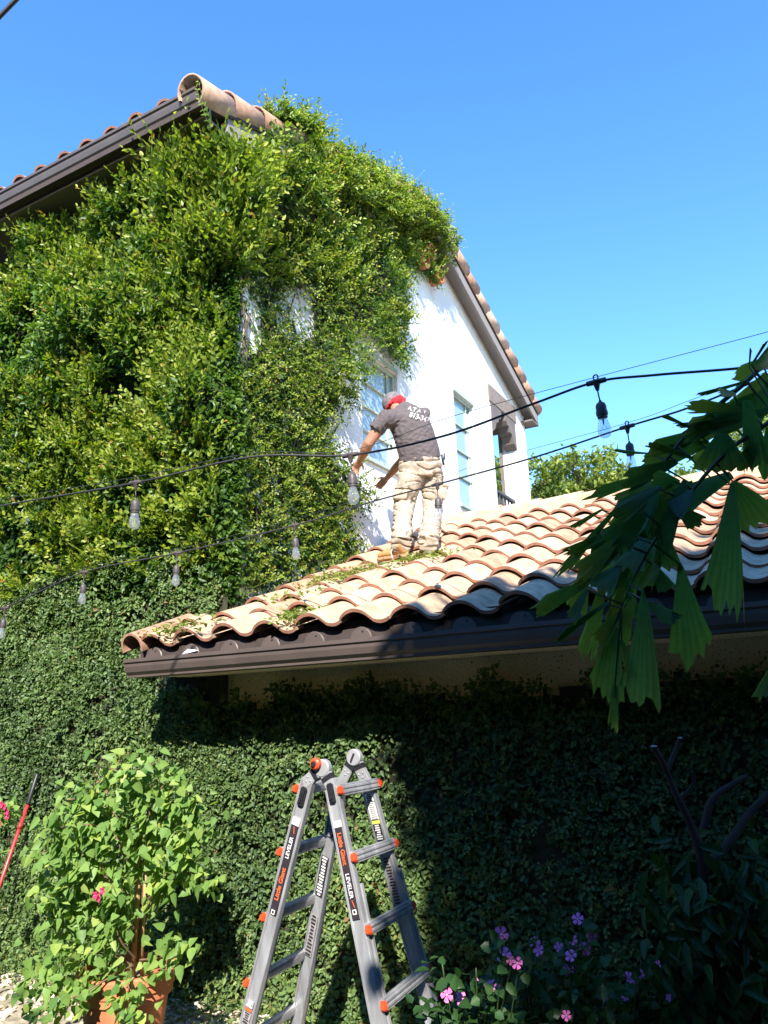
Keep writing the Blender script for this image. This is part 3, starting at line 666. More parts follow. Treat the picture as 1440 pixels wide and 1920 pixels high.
# runner up the gutter corner and over the barrel end
O = np.array([hit(395, 240, 1, 3.86), hit(400, 235, 1, 3.86)]); D = nrm(hit(345, 140, 1, 3.80)[None] - O)
Q = grow(O, D, np.array([.5, .36]), np.tile([[0, -1.0, .3]], (2, 1)), rg, .05, 16); sets.append(Q[5])
leaves('shoot_leaves', Q[0], Q[1], Q[2], Q[3], Q[3] * .55, Q[4], M['leaf_up'], vine)
stems_mesh('stems', sets, M['bark'], vine)
mat_sheet('gap_shade_sheet', -5.3, SMAX, 2.5, 8.9, .06, vine, .42)
# trunks of old vine up the corner and gable
tr = MB()
for k in range(26):
    s = random.uniform(-.3, 3.4); z = random.uniform(2.6, 4.0); pts = []
    ds = random.uniform(-.12, .25)
    for j in range(14):
        bx, by, nx, ny = wrap(np.array([s])); o_ = .02 + .01 * random.random(); pts.append((bx[0] + nx[0] * o_, by[0] + ny[0] * o_, z))
        s += ds * .3 + random.uniform(-.06, .06); z += random.uniform(.15, .26)
        if z > ZR(wrap(np.array([s]))[1][0]) - .5: break
        if s > AR and not inpoly(np.array([s]), np.array([z]), GP)[0]: break
    if len(pts) > 2: tr.tube(pts, [random.uniform(.006, .014)] * len(pts), 5)
tr.build('trunks', M['bark'], vine, smooth=True)

def top_side(x, rg_): return 3.15 + (rg_.normal(0, .05, len(x)) if rg_ is not None else 0)
def top_wing(x, rg_):
    b = np.interp(x, [-4.36, -4.2, -4.05, -3.85, -3.2, -2.6, -2.0, -1.4, -.8, 0, 2.4], [2.16, 2.10, 2.03, 2.01, 2.03, 2.05, 2.02, 2.00, 2.01, 2.02, 2.02])
    b = b + .09 * (vn(x * 5, x * 0, 17) - .5) + .05 * (vn(x * 17, x * 0, 18) - .5)
    b = b + .05 * (x > -3.9)
    return b + (np.abs(rg_.normal(0, .035, len(x))) - .02 if rg_ is not None else 0)
# 2. flat creeping fig on the lower side wall, 3. on the wing wall
def fig(name, label, x0, x1, z0, zt, n, seed, holes=()):
    rg = np.random.default_rng(seed); v = empty(name, ((x0 + x1) / 2, YW, 0), label, 'vine')
    x = rg.uniform(x0, x1, n); z = rg.uniform(z0, 3.3, n); top = zt(x, rg); k = z < top; x, z = x[k], z[k]; k = ~((x > -4.36) & (z > top_wing(x, None) + .03) & (z < 2.24)); x, z = x[k], z[k]
    rel = .03 + .075 * vn(x * 2.3, z * 2.3, 12) + .075 * vn(x * 7, z * 7, 13)
    t = rel * (1 - .55 * rg.random(len(x)) ** 1.8) + .01
    dens = vn(x * 3.1, z * 3.1, 14) * .5 + vn(x * 11, z * 11, 19) * .5; k = rg.random(len(x)) < 1.9 * dens - .25; x, z, t = x[k], z[k], t[k]; n = len(x)
    yb = np.full(n, YW)
    P = np.stack([x, yb - t, z], 1)
    A = np.stack([rg.normal(0, .6, n), -rg.uniform(.0, .7, n), rg.normal(-.15, .65, n)], 1)
    N = np.stack([rg.normal(0, .42, n), np.full(n, -.75), rg.uniform(.0, 1.0, n)], 1)
    L = .034 * rg.uniform(.5, 1.4, n); c = np.clip(.40 + .7 * (vn(x * 1.4, z * 1.4, 15) - .5) + rg.normal(0, .2, n), 0, 1)
    leaves('foliage', P, A, N, L, L * .66, c, M['leaf_fig'], v, curl=.1)
    # little upright sprigs
    m_ = n // 34; ii = rg.integers(0, n, m_); O = P[ii]; D = nrm(np.stack([rg.normal(0, .6, m_), -rg.uniform(.4, 1, m_), rg.normal(.1, .6, m_)], 1))
    Q = grow(O, D, rg.uniform(.04, .12, m_), np.tile([[0, -1.0, .4]], (m_, 1)), rg, .034, 6)
    leaves('shoot_leaves', Q[0], Q[1], Q[2], Q[3], Q[3] * .6, np.clip(Q[4], 0, 1), M['leaf_fig'], v)
    stems_mesh('stems', [Q[5]], M['bark'], v, .0016)
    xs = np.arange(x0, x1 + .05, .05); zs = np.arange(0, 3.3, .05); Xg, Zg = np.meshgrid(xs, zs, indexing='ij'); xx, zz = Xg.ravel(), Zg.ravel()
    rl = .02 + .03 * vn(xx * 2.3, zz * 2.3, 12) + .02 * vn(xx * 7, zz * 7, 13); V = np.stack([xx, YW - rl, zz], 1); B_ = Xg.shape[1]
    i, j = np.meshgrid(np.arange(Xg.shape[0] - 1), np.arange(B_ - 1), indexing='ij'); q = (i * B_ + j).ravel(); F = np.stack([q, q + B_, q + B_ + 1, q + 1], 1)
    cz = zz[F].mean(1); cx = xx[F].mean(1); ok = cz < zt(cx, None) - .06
    fast_mesh('gap_shade_sheet', V, F[ok], M['dark_backing'], v, smooth=True)  # dark sheet painting stems and leaf-gap shade behind the fig
    return v
fig('creeping_fig', 'flat green creeping fig covering the sunlit side wall left of the low roof', -9.2, -3.94, 0, top_side, 163000, 31)
fig('creeping_fig', 'dense creeping fig on the wall under the low gutter, half in deep shade', -4.33, 1.0, 0, top_wing, 112000, 32)
# ------------------------------------------------------------------ trees: shade trees standing to the right of the view, and trees beyond the roofs
def tree(label, base, h, clumps, nleaf, L, mat, seed, group=None, name='tree', col=(0, 1), trunk_r=.15, spread=None):
    rg = np.random.default_rng(seed); t = empty(name, base, label, 'tree', group); b = np.array(base, float)
    m = MB(); top = b + np.array([0, 0, h * .55])
    m.tube([b, b + [0.05, .03, h * .25], top], [trunk_r, trunk_r * .8, trunk_r * .6], 10)
    m.build('trunk', M['bark'], t, smooth=True)
    lb = MB()
    for c, r in clumps:
        c = np.array(c, float); mid = (top + c) / 2 + rg.normal(0, .1, 3); lb.tube([top - [0, 0, .2], mid, c], [trunk_r * .5, trunk_r * .3, trunk_r * .1], 6)
        for _ in range(7):
            e = c + _unit(rg.normal(0, 1, 3)) * r * .8; lb.tube([c, (c + e) / 2 + rg.normal(0, r * .06, 3), e], [trunk_r * .12, trunk_r * .08, trunk_r * .04], 4)
    lb.build('limbs', M['bark'], t, smooth=True)
    Ps = []
    tot = sum(r ** 2 for _, r in clumps)
    for c, r in clumps:
        n = int(nleaf * r ** 2 / tot); ns = max(8, n // 40)
        sub = np.array(c) + nrm(rg.normal(0, 1, (ns, 3))) * r * (rg.random((ns, 1)) ** .4)
        q = sub[rg.integers(0, ns, n)] + rg.normal(0, r * .13, (n, 3)); Ps.append(q)
    P = np.concatenate(Ps); n = len(P)
    leaves('crown', P, rg.normal(0, 1, (n, 3)) + [0, 0, -.3], rg.normal(0, .7, (n, 3)) + [0, 0, .8], L * rg.uniform(.6, 1.3, n), L * .5 * rg.uniform(.7, 1.2, n), np.clip(rg.normal(.5, .25, n), 0, 1), mat, t)
    return t
def back(px, py, dep): return tuple(pix(px, py, dep))
tree('pale green background tree seen between the white balcony post and the hanging palm leaves', (-9.5, 22.0, 0), 8.0,
     [(back(1030, 905, 21), .85), (back(1085, 900, 20), .80), (back(1140, 895, 21), .85), (back(1010, 960, 21), .9), (back(1065, 965, 22), .9), (back(1120, 975, 21), 1.0), (back(1190, 960, 21), 1.0), (back(1155, 925, 20), .6)], 9500, .17, M['leaf_tree'], 5)
tree('small tree seen through the balcony opening behind the railing', (-14.5, 23.0, 0), 8.0,
     [(back(940, 915, 25), .9), (back(925, 960, 25), 1.2), (back(960, 990, 25), 1.2), (back(900, 1000, 25), 1.0)], 5000, .18, M['leaf_tree'], 6)
tree('dense round tree showing behind the roof ridge at the right edge', (3.5, 24.0, 0), 8.0,
     [(back(1420, 880, 22), 1.5), (back(1350, 920, 22), 1.3), (back(1450, 820, 22), 1.3), (back(1500, 880, 22), 1.6), (back(1290, 945, 22), .9)], 9000, .17, M['leaf_tree'], 7)
# shade trees: their crowns cast the shade on the right of the wing wall and roof
def up_sun(p, t): return tuple(np.array(p, float) - SUN * t)
SHP = [(-2.25, -1), (-2.28, .9), (-2.15, 1.3), (-2.35, 1.55), (-2.1, 1.95), (-1.75, 2.15), (-1.2, 2.45), (-.6, 2.85), (0, 3.4), (.8, 3.9), (2.0, 4.4), (6, 5), (6, -1)]
rgT = np.random.default_rng(90); CL = []
while len(CL) < 210:
    c = np.array([rgT.uniform(-.6, 7), rgT.uniform(-6, 2.6), rgT.uniform(1.2, 9.5)]); r = rgT.uniform(.55, 1.0)
    t_ = (4.6 - c[1]) / SUN[1]; xw = c[0] + SUN[0] * t_; zw_ = c[2] + SUN[2] * t_
    q = np.array([(xw + r * .75 * math.cos(a_), zw_ + r * .75 * math.sin(a_)) for a_ in np.linspace(0, 6.28, 9)])
    if not inpoly(q[:, 0], q[:, 1], SHP).all() and zw_ > -.6: continue
    if zw_ <= -.6 and xw < -1.2: continue
    k_ = RM.T @ (c - CAMP); d_ = -k_[2]
    if d_ > -1.2 and abs(k_[0]) < max(d_, 0) * .52 + r * 1.35 and abs(k_[1]) < max(d_, 0) * .70 + r * 1.35: continue
    CL.append((tuple(c), r))
for (xw, zw_) in ((-1.95, .1), (-1.95, .5), (-1.9, .95), (-1.8, 1.3), (-2.0, 1.6), (-1.75, 1.75), (-1.35, 1.9), (-1.5, 1.4), (-1.5, .9), (-1.5, .4), (-1.0, .2), (-1.0, .7), (-1.0, 1.2), (-1.0, 1.7), (-.9, 2.15), (-.5, 2.4), (-.5, 1.9), (-.5, 1.3), (-.5, .7), (-.5, .2), (-.1, 2.7), (0, 2.2), (0, 1.6), (0, 1.0), (0, .4), (.4, 2.9)):
    for t_ in (8.6, 10.2):
        c = np.array([xw, 4.6, zw_]) - SUN * (t_ + rgT.uniform(-.5, .5)) + rgT.normal(0, .05, 3); r = rgT.uniform(.34, .46)
        k_ = RM.T @ (c - CAMP); d_ = -k_[2]
        if d_ > -1.2 and abs(k_[0]) < max(d_, 0) * .52 + r * 1.35 and abs(k_[1]) < max(d_, 0) * .70 + r * 1.35: print('clump in view', xw, zw_); continue
        CL.append((tuple(c), r))
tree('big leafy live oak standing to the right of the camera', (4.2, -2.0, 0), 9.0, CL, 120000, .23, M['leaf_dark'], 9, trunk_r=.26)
hd = empty('sky_block_hedge', (-2, -4.6, 0), 'unseen hedge mass added round the camera to block sky light', 'hedge')  # out of view; added to cut sky fill and deepen contrast on the walls
m = MB(); nx_, nz_ = 60, 12
for k in range(2):
    m.add([(-16 + 26 * i / nx_, -3.8 - 2.0 * k + .35 * float(vn(np.array([i * .7]), np.array([j * .9 + k * 9]), 22)[0]), 6.3 * j / nz_) for i in range(nx_ + 1) for j in range(nz_ + 1)], [(i * (nz_ + 1) + j, (i + 1) * (nz_ + 1) + j, (i + 1) * (nz_ + 1) + j + 1, i * (nz_ + 1) + j + 1) for i in range(nx_) for j in range(nz_)])
m.add([(-16, -3.6, 6.3), (10, -3.6, 6.3), (10, -5.8, 6.3), (-16, -5.8, 6.3)], [(0, 1, 2, 3)]); m.box(-11.5, -9.6, -3.6, 3.6, 0, 5.6); m.box(7.6, 9, -3.6, 4.4, 0, 5.6); m.build('blocker_core', M['dark_backing'], hd, fix=False)
n = 9000; P = np.stack([rgT.uniform(-16, 10, n), -3.55 + rgT.uniform(-.2, .12, n), rgT.uniform(0, 6.4, n)], 1)
leaves('foliage', P, rgT.normal(0, .6, (n, 3)) + [0, .3, -.2], rgT.normal(0, .5, (n, 3)) + [0, .8, .5], .14, .09, rgT.random(n), M['leaf_dark'], hd)

# ------------------------------------------------------------------ string lights
def cat(pts, n=14):                                # smooth curve through points
    P = [np.array(p, float) for p in pts]; P = [2 * P[0] - P[1]] + P + [2 * P[-1] - P[-2]]; out = []
    for i in range(1, len(P) - 2):
        for k in range(n):
            t = k / n; a, b, c, d = P[i - 1], P[i], P[i + 1], P[i + 2]
            out.append(.5 * ((2 * b) + (-a + c) * t + (2 * a - 5 * b + 4 * c - d) * t * t + (-a + 3 * b - 3 * c + d) * t ** 3))
    out.append(P[-2]); return out
def cable(label, pts, r, mat, name='light_cable', catg='cable', group=None):
    m = MB(); m.tube(cat(pts), r, 8); o = m.build(name, mat, None, smooth=True, fix=False); return tag(o, label, catg, group)
S1 = [(-260, 1000, 4.4), (0, 949, 4.0), (255, 905, 3.62), (470, 857, 3.42), (655, 853, 3.30), (830, 818, 3.12), (1000, 757, 2.98), (1118, 716, 2.88), (1230, 703, 2.78), (1440, 684, 2.6), (1650, 640, 2.45)]
S2 = [(-100, 1180, 5.75), (10, 1140, 5.6), (158, 1073, 5.35), (332, 1037, 5.15), (552, 985, 4.9), (700, 940, 4.65), (820, 908, 4.45), (1000, 858, 4.05), (1176, 800, 3.70), (1290, 765, 3.5), (1440, 705, 3.25), (1600, 640, 3.0)]
cable('upper black rubber light cable sagging across the vine and the sky', [pix(*p) for p in S1], .0050, M['cable'])
cable('lower black light cable crossing the worker\'s legs and the palm leaves', [pix(*p) for p in S2], .0050, M['cable'])
cable('thin guide wire just above the upper light cable', [pix(*p) for p in [(-200, 975, 4.4), (0, 937, 4.0), (240, 897, 3.63), (470, 850, 3.45), (655, 845, 3.31), (850, 780, 3.10), (1118, 707, 2.90), (1440, 622, 2.6), (1650, 560, 2.45)]], .0013, M['wire'], 'guide_wire', 'wire')
cable('thin guide wire running beside the lower light cable', [pix(*p) for p in [(-100, 1176, 5.75), (10, 1136, 5.6), (158, 1067, 5.36), (332, 1030, 5.16), (552, 973, 4.92), (700, 928, 4.67), (820, 897, 4.46), (925, 862, 4.3), (1176, 793, 3.72), (1290, 752, 3.5), (1440, 696, 3.25), (1600, 630, 3.0)]], .0013, M['wire'], 'guide_wire', 'wire')
cable('dark thick cable crossing the top left corner of the sky', [pix(-160, 200, 3.0), pix(8, 22, 3.0), pix(180, -150, 3.0)], .009, M['cable'])
# one lamp: T connector, short cord, socket, clear pear bulb
lamp = empty('string_light', (0, 0, 0), 'x', 'light bulb', 'string light bulbs hanging from the black cables')
m = MB(); m.tube([(-.036, 0, 0), (-.012, 0, 0), (.012, 0, 0), (.036, 0, 0)], [.0095, .0105, .0105, .0095], 10)
m.tube([(0, 0, 0), (0, 0, -.016), (0, 0, -.034)], [.017, .011, .0065], 10); m.build('connector', M['socket'], lamp, smooth=True, ang=40)
m = MB(); k = 14; m.tube([(.009 * math.cos(2 * math.pi * i / k), 0, .018 + .010 * math.sin(2 * math.pi * i / k)) for i in range(k + 1)], .0028, 6); m.build('hook', M['socket'], lamp, smooth=True)
m = MB(); m.tube([(0, 0, -.033), (.001, 0, -.055), (.003, 0, -.078)], .003, 6); m.build('cord', M['socket'], lamp, smooth=True)
c0 = (.003, 0, 0)
m = MB(); m.lathe(c0, [(.0045, -.074), (.006, -.080), (.016, -.088), (.0195, -.098), (.0195, -.116), (.0215, -.118), (.0215, -.132), (.019, -.134), (.0185, -.143), (.017, -.143), (.0165, -.13)], 20); m.build('socket', M['socket'], lamp, smooth=True, ang=35)
m = MB(); m.lathe(c0, [(.0145, -.142), (.0165, -.152), (.0215, -.170), (.0250, -.188), (.0245, -.201), (.0190, -.214), (.0100, -.220), (.0001, -.222)], 24); bo = m.build('bulb', M['bulb'], lamp, smooth=True)
m = MB(); m.tube([(.003, 0, -.14), (.003, 0, -.168)], [.005, .0025], 8); m.tube([(.003, 0, -.168), (-.006, 0, -.182), (.003, .005, -.190), (.012, 0, -.182), (.003, 0, -.168)], .0008, 5); m.build('filament', M['wire'], bo, smooth=True)
SL_ = [(255, 905, 3.62, 'clear bulb in front of the dark vine, leftmost and largest on the upper cable'),
       (657, 853, 3.30, 'clear bulb hanging beside the worker\'s reaching hand'),
       (1118, 716, 2.88, 'clear bulb hanging against plain blue sky above the background tree'),
       (10, 1140, 5.6, 'faint small bulb at the left edge of the picture, end of the lower cable'),
       (158, 1073, 5.35, 'small bulb over the vine, second from the left on the lower cable'),
       (332, 1037, 5.15, 'small clear bulb over the vine above the left end of the low roof'),
       (552, 985, 4.9, 'clear bulb over the vine left of the worker\'s boots'),
       (820, 908, 4.45, 'clear bulb hanging in front of the worker\'s trousers'),
       (1176, 800, 3.70, 'clear bulb partly hidden by the palm leaf tips')]
def copy_tree(o, parent=None):
    c = o.copy(); COL.objects.link(c); c.parent = parent
    for ch in [x for x in o.children]: copy_tree(ch, c)
    return c
allp = {0: S1, 1: S2}
for i, (px, py, dp, lab) in enumerate(SL_):
    src = S1 if i < 3 else S2; o = lamp if i == 0 else copy_tree(lamp)
    P = pix(px, py, dp); k = min(range(1, len(src) - 1), key=lambda j: abs(src[j][0] - px)); d = pix(*src[k + 1]) - pix(*src[k - 1])
    o.location = P; yaw = math.atan2(d[1], d[0]); o.rotation_euler = (0, 0, yaw); o['label'] = lab
    o.rotation_euler = (random.uniform(-.06, .06), random.uniform(-.05, .05), yaw)

# ------------------------------------------------------------------ ladder
LB = empty('folding_ladder', (-2.2, 3.4, 0), 'aluminium multi position ladder with orange rung ends, opened as an A-frame before the vine wall', 'ladder')
def far_pt(px, py, f):
    y = 3.55
    for _ in range(12): z = hit(px, py, 1, y)[2]; y = 3.50 + .20 * (1.56 - z) + f
    return hit(px, py, 1, y)
def ext(a, b, z):                                  # extend a-b down to height z
    t = (z - a[2]) / (b[2] - a[2]); return a + (b - a) * t
RL = {}
near = lambda px, py: hit(px, py, 1, 3.20)
for key, a, b in (('An', near(579, 1463), near(482, 1847)), ('Bn', near(624, 1478), near(705, 1886)), ('Af', far_pt(637, 1480, 0), far_pt(570, 1850, 0)), ('Bf', far_pt(690, 1472, 0), far_pt(802, 1880, 0))):
    RL[key] = (a, ext(a, b, .03))
def frame_of(a, b):                                # t down the rail, w across in the side plane, n towards -Y
    t = _unit(b - a); w = _unit(np.cross(t, [0, 1, 0])); n = np.cross(w, t); 
    if n[1] > 0: n = -n
    if w[0] < 0: w = -w
    return t, w, n
RW, RT = .034, .014                                # half width, half thickness
for key, (a, b) in RL.items():
    t, w, n = frame_of(a, b); m = MB(); L = np.linalg.norm(b - a); c = (a + b) / 2
    m.obox(c, t, w, n, L / 2, RW, RT)
    for sg in (-1, 1): m.obox(c + n * (RT + .003) + w * sg * (RW - .006), t, w, n, L / 2, .006, .003)
    rl = m.build('rail', M['alu'], LB, bevel=.0025)
    # inner (telescoping) rail on the lower part
    out = w * (-1 if key[0] == 'A' else 1); m = MB(); st = a + t * (.42 if key[0] == 'B' else .60); cc = (st + b) / 2 - n * (.028) + out * .006
    m.obox(cc, t, w, n, np.linalg.norm(b - st) / 2, RW * .92, .010); m.build('inner_rail', M['aludull'], LB, bevel=.002)
    f_ = MB(); f_.obox(b, t, w, n, .03, .040, .024); f_.build('foot', M['black'], LB, bevel=.005)
# rungs
for sec, sgn in (('A', -1), ('B', 1)):
    an, bn = RL[sec + 'n']; af, bf = RL[sec + 'f']
    for q, z in enumerate((1.545, 1.262, .975, .690, .405, .12)):
        p = ext(an, bn, z); r = ext(af, bf, z); t, w, n = frame_of(an, bn); o_ = w * sgn * .038
        p, r = p + o_, r + o_; d = _unit(r - p); p2, r2 = p - d * .012, r + d * .022
        upv = _unit(np.cross(d, t)); upv = upv if upv[2] > 0 else -upv; side = _unit(np.cross(d, upv))
        m = MB(); prof = [(-.024, -.016), (-.010, -.020), (.010, -.020), (.024, -.016), (.028, 0), (.024, .012), (.016, .012), (.014, .016), (.006, .016), (.004, .012), (-.004, .012), (-.006, .016), (-.014, .016), (-.016, .012), (-.024, .012), (-.028, 0)]
        m.prism([p2 + side * x_ + upv * y_ for x_, y_ in prof], p2, r2); rg_ = m.build('rung', M['alu'], LB, bevel=0)
        for e, sg in ((p2, -1), (r2, 1)):
            m = MB(); m.obox(e + w * sgn * .008, d, side, upv, .008, .020, .016); m.obox(e + d * sg * .012 + w * sgn * .012, d, side, upv, .008, .015, .013); m.build('rung_end', M['orange'], rg_, bevel=.005)
# hinges
def hinge(c, ka, kb, knob):
    o = None; a0 = RL[ka][0]; b0 = RL[kb][0]; n = np.array([0, -1.0, 0])
    m = MB(); m.lathe(c - n * .016, [(.001, 0), (.036, 0), (.041, .004), (.041, .030), (.036, .035), (.001, .035)], 28, ax=n); o = m.build('hinge', M['aludull'], LB, smooth=True, ang=40)
    for q in (a0, b0):
        d = _unit(q - c); s = _unit(np.cross(d, n)); L = np.linalg.norm(q - c) + .03
        m = MB(); m.obox(c + d * L / 2, d, s, n, L / 2, .027, .015); m.build('hinge_plate', M['aludull'], o, bevel=.003)
        m = MB(); m.obox(c + d * .052, d, s, n, .013, .029, .017); m.build('hinge_band', M['black'], o, bevel=.002)
        for k_, (u, v_) in enumerate(((.085, .012), (.085, -.012), (.105, .0))):
            m = MB(); m.lathe(c + d * u + s * v_ + n * .015, [(.0045, 0), (.0035, .003), (.0001, .004)], 10, ax=n); m.build('rivet', M['alu'], o, smooth=True)
    if knob:
        k0 = hit(591, 1432, 1, 3.165)
        m = MB(); m.lathe(k0, [(.001, -.02), (.024, -.02), (.027, -.012), (.027, .006), (.020, .012), (.001, .012)], 12, ax=n); m.build('lock_knob', M['orange'], o, smooth=True, ang=35)
        m = MB(); m.lathe(k0 + n * .012, [(.013, 0), (.013, .008), (.001, .009)], 8, ax=n); m.build('knob_button', M['black'], o)
    else:
        m = MB(); m.obox(c + n * .024, _unit([.5, 0, 1]), _unit([1, 0, -.5]), n, .022, .004, .003); m.build('hinge_slot', M['black'], o)
hinge(hit(606, 1440, 1, 3.20), 'An', 'Bn', True); hinge(hit(665, 1420, 1, 3.47), 'Af', 'Bf', False)
# rocker locks
for key, px, py in (('An', 573, 1493), ('Bn', 621, 1487)):
    a, b = RL[key]; t, w, n = frame_of(a, b); c = a + t * .075 + n * (RT + .008)
    if key == 'Bn': c = a + t * .02 + n * (RT + .008)
    m = MB(); m.obox(c, t, w, n, .045, .017, .009); m.obox(c + t * .004 + n * .010, t, w, n, .028, .011, .007); m.build('rocker_lock', M['black'], LB, bevel=.006)
# lettering
def text_mesh(body, size, org, ex, ey, mat, parent, name='lettering', depth=.0006, bold=.0, sx=1.0, center=False):
    cu = bpy.data.curves.new('txt', 'FONT'); cu.body = body; cu.size = 1.0; cu.extrude = 0; cu.offset = bold; cu.resolution_u = 3
    if center: cu.align_x = 'CENTER'
    ob = bpy.data.objects.new('txt', cu); COL.objects.link(ob); dg = bpy.context.evaluated_depsgraph_get(); dg.update()
    me = bpy.data.meshes.new_from_object(ob.evaluated_get(dg)); bpy.data.objects.remove(ob); bpy.data.curves.remove(cu)
    ex = _unit(ex); ey = _unit(ey); nn = np.cross(ex, ey); org = np.array(org, float)
    for v in me.vertices: v.co = Vector(org + ex * v.co.x * size * sx + ey * v.co.y * size)
    me.name = name; me.materials.clear(); me.materials.append(mat); o = bpy.data.objects.new(name, me); COL.objects.link(o); return put(o, parent)
def strip(key, u0, u1, hw, mat, name='sticker', off=.0067, shift=0.0):
    a, b = RL[key]; t, w, n = frame_of(a, b); m = MB(); m.obox(a + t * (u0 + u1) / 2 + w * shift + n * (RT + off), t, w, n, (u1 - u0) / 2, hw, .0006); return m.build(name, mat, LB)
def on(key, u, v, off=.0085):
    a, b = RL[key]; t, w, n = frame_of(a, b); return a + t * u + w * v + n * (RT + off)
def uof(key, py):                                  # distance down the rail at a picture row
    a, b = RL[key]; lo_, hi = 0, np.linalg.norm(b - a); t = _unit(b - a)
    for _ in range(30):
        mid = (lo_ + hi) / 2; q = RM.T @ (a + t * mid - CAMP); y = CY - FP * q[1] / -q[2]
        lo_, hi = (mid, hi) if y < py else (lo_, mid)
    return lo_
for key, wy0, wy1, by1 in (('Bn', 1538, 1550, 1722), ('An', 1532, 1546, 1712)):
    u0, u1, u2 = uof(key, wy0), uof(key, wy1), uof(key, by1)
    strip(key, u0, u1, .021, M['sticker_white']); s_ = strip(key, u1 + .001, u2, .019, M['sticker_black'])
    a, b = RL[key]; t, w, n = frame_of(a, b)
    if key == 'Bn':
        ua, ub = uof(key, 1560), uof(key, 1628); text_mesh('Little Giant', .031, on(key, ua, -.010), t, w, M['print_orange'], s_, bold=.02, sx=(ub - ua) / .031 / 5.15)
        ua, ub = uof(key, 1636), uof(key, 1690); text_mesh('LEVELER', .027, on(key, ua, -.009), t, w, M['sticker_white'], s_, bold=.015, sx=(ub - ua) / .027 / 4.25)
    else:
        ua, ub = uof(key, 1686), uof(key, 1618); text_mesh('Little Giant', .031, on(key, ua, .010), -t, -w, M['print_orange'], s_, bold=.02, sx=(ua - ub) / .031 / 5.15)
        ua, ub = uof(key, 1608), uof(key, 1562); text_mesh('LEVELER', .027, on(key, ua, .009), -t, -w, M['sticker_white'], s_, bold=.015, sx=(ua - ub) / .027 / 4.25)
    ue = uof(key, 1708); e_ = MB(); e_.obox(on(key, ue, 0), t, w, n, .010, .010, .0004); e_.build('emblem', M['sticker_white'], s_)
    e_ = MB(); e_.obox(on(key, ue, 0, .0092), t, w, n, .006, .006, .0003); e_.build('emblem', M['sticker_black'], s_)
    e_ = MB(); e_.obox(on(key, uof(key, 1693 if key == 'Bn' else 1555), .002), _unit(t + .25 * w), _unit(w - .25 * t), n, .016, .0015, .0004); e_.build('emblem', M['print_orange'], s_)
def fine_print(key, y0, y1, base, ink, nl, hw=.018, seed=0):
    u0, u1 = uof(key, y0), uof(key, y1); s_ = strip(key, u0, u1, hw + .003, base, 'warning_label'); a, b = RL[key]; t, w, n = frame_of(a, b); rr = random.Random(seed)
    m = MB()
    for k in range(nl):
        u = u0 + (u1 - u0) * (k + .5) / nl; hh = hw * rr.uniform(.5, .95); m.obox(on(key, u, rr.uniform(-.3, .3) * (hw - hh)), t, w, n, (u1 - u0) / nl * .28, hh, .0003)
    m.build('fine_print', ink, s_)
fine_print('Bf', 1486, 1500, M['sticker_white'], M['sticker_black'], 4, seed=1); fine_print('Bf', 1502, 1534, M['sticker_white'], M['sticker_grey'], 9, seed=2)
strip('Bf', uof('Bf', 1536), uof('Bf', 1542), .021, M['sticker_yellow'], 'warning_label'); fine_print('Bf', 1543, 1572, M['sticker_black'], M['sticker_white'], 7, seed=3)
fine_print('Bf', 1604, 1692, M['sticker_grey'], M['sticker_black'], 16, seed=4)
fine_print('Af', 1548, 1566, M['sticker_black'], M['sticker_grey'], 4, seed=5); fine_print('Af', 1603, 1676, M['sticker_black'], M['sticker_white'], 13, seed=6); fine_print('Af', 1712, 1788, M['sticker_grey'], M['sticker_black'], 12, seed=7)
fine_print('An', 1872, 1886, M['sticker_grey'], M['sticker_white'], 4, seed=8); strip('An', uof('An', 1888), uof('An', 1893), .018, M['print_orange'], 'warning_label'); fine_print('An', 1895, 1915, M['sticker_grey'], M['sticker_black'], 5, seed=9)
# ------------------------------------------------------------------ potted climber
PC = np.array([-3.92, 3.86, 0.0])
_c = pix(238, 1812, 4.62); PC[0], PC[1] = _c[0], _c[1]; ZP = _c[2]
def blob_leaves(name, centers, n, spread, L, rg, mat, parent, out, tone=.5, heart=True, hang=.5):
    c = np.array(centers, float); P = c[rg.integers(0, len(c), n)] + rg.normal(0, spread, (n, 3))
    A = rg.normal(0, .5, (n, 3)) + np.array([0, -.35, -hang]); N = rg.normal(0, .35, (n, 3)) + out
    return leaves(name, P, A, N, L * rg.uniform(.55, 1.25, n), L * .78 * rg.uniform(.6, 1.15, n), np.clip(rg.normal(tone, .24, n), 0, 1), mat, parent, heart=heart, fold=.12, curl=.12)
rg = np.random.default_rng(77)
bp = empty('potted_bougainvillea', (PC[0], PC[1], 0), 'bougainvillea climbing a bamboo stake in a round terracotta pot', 'potted plant')
m = MB(); R_ = .285
m.lathe((PC[0], PC[1], 0), [(.17, 0), (.20, .02), (.245, ZP - .15), (.268, ZP - .14), (.268, ZP - .10), (.280, ZP - .095), (.280, ZP - .055), (.292, ZP - .05), (.292, ZP - .01), (.283, ZP), (.262, ZP), (.258, ZP - .05)], 40)
po = m.build('pot', M['terra'], bp, smooth=True, ang=30)
m = MB(); m.lathe((PC[0], PC[1], 0), [(.259, ZP - .06), (.001, ZP - .045)], 24); m.build('soil', M['ground'], bp)
st = MB(); a = np.array([PC[0] + .05, PC[1], ZP - .06]); b = pix(262, 1545, 4.60)
st.tube([a, (a + b) / 2 + [.01, 0, 0], b], [.017, .016, .014], 10); st.tube([a + [.05, .02, 0], b + [.03, .03, -.25]], .009, 8); st.build('stake', M['bamboo'], bp, smooth=True)
stm = MB(); lp = []
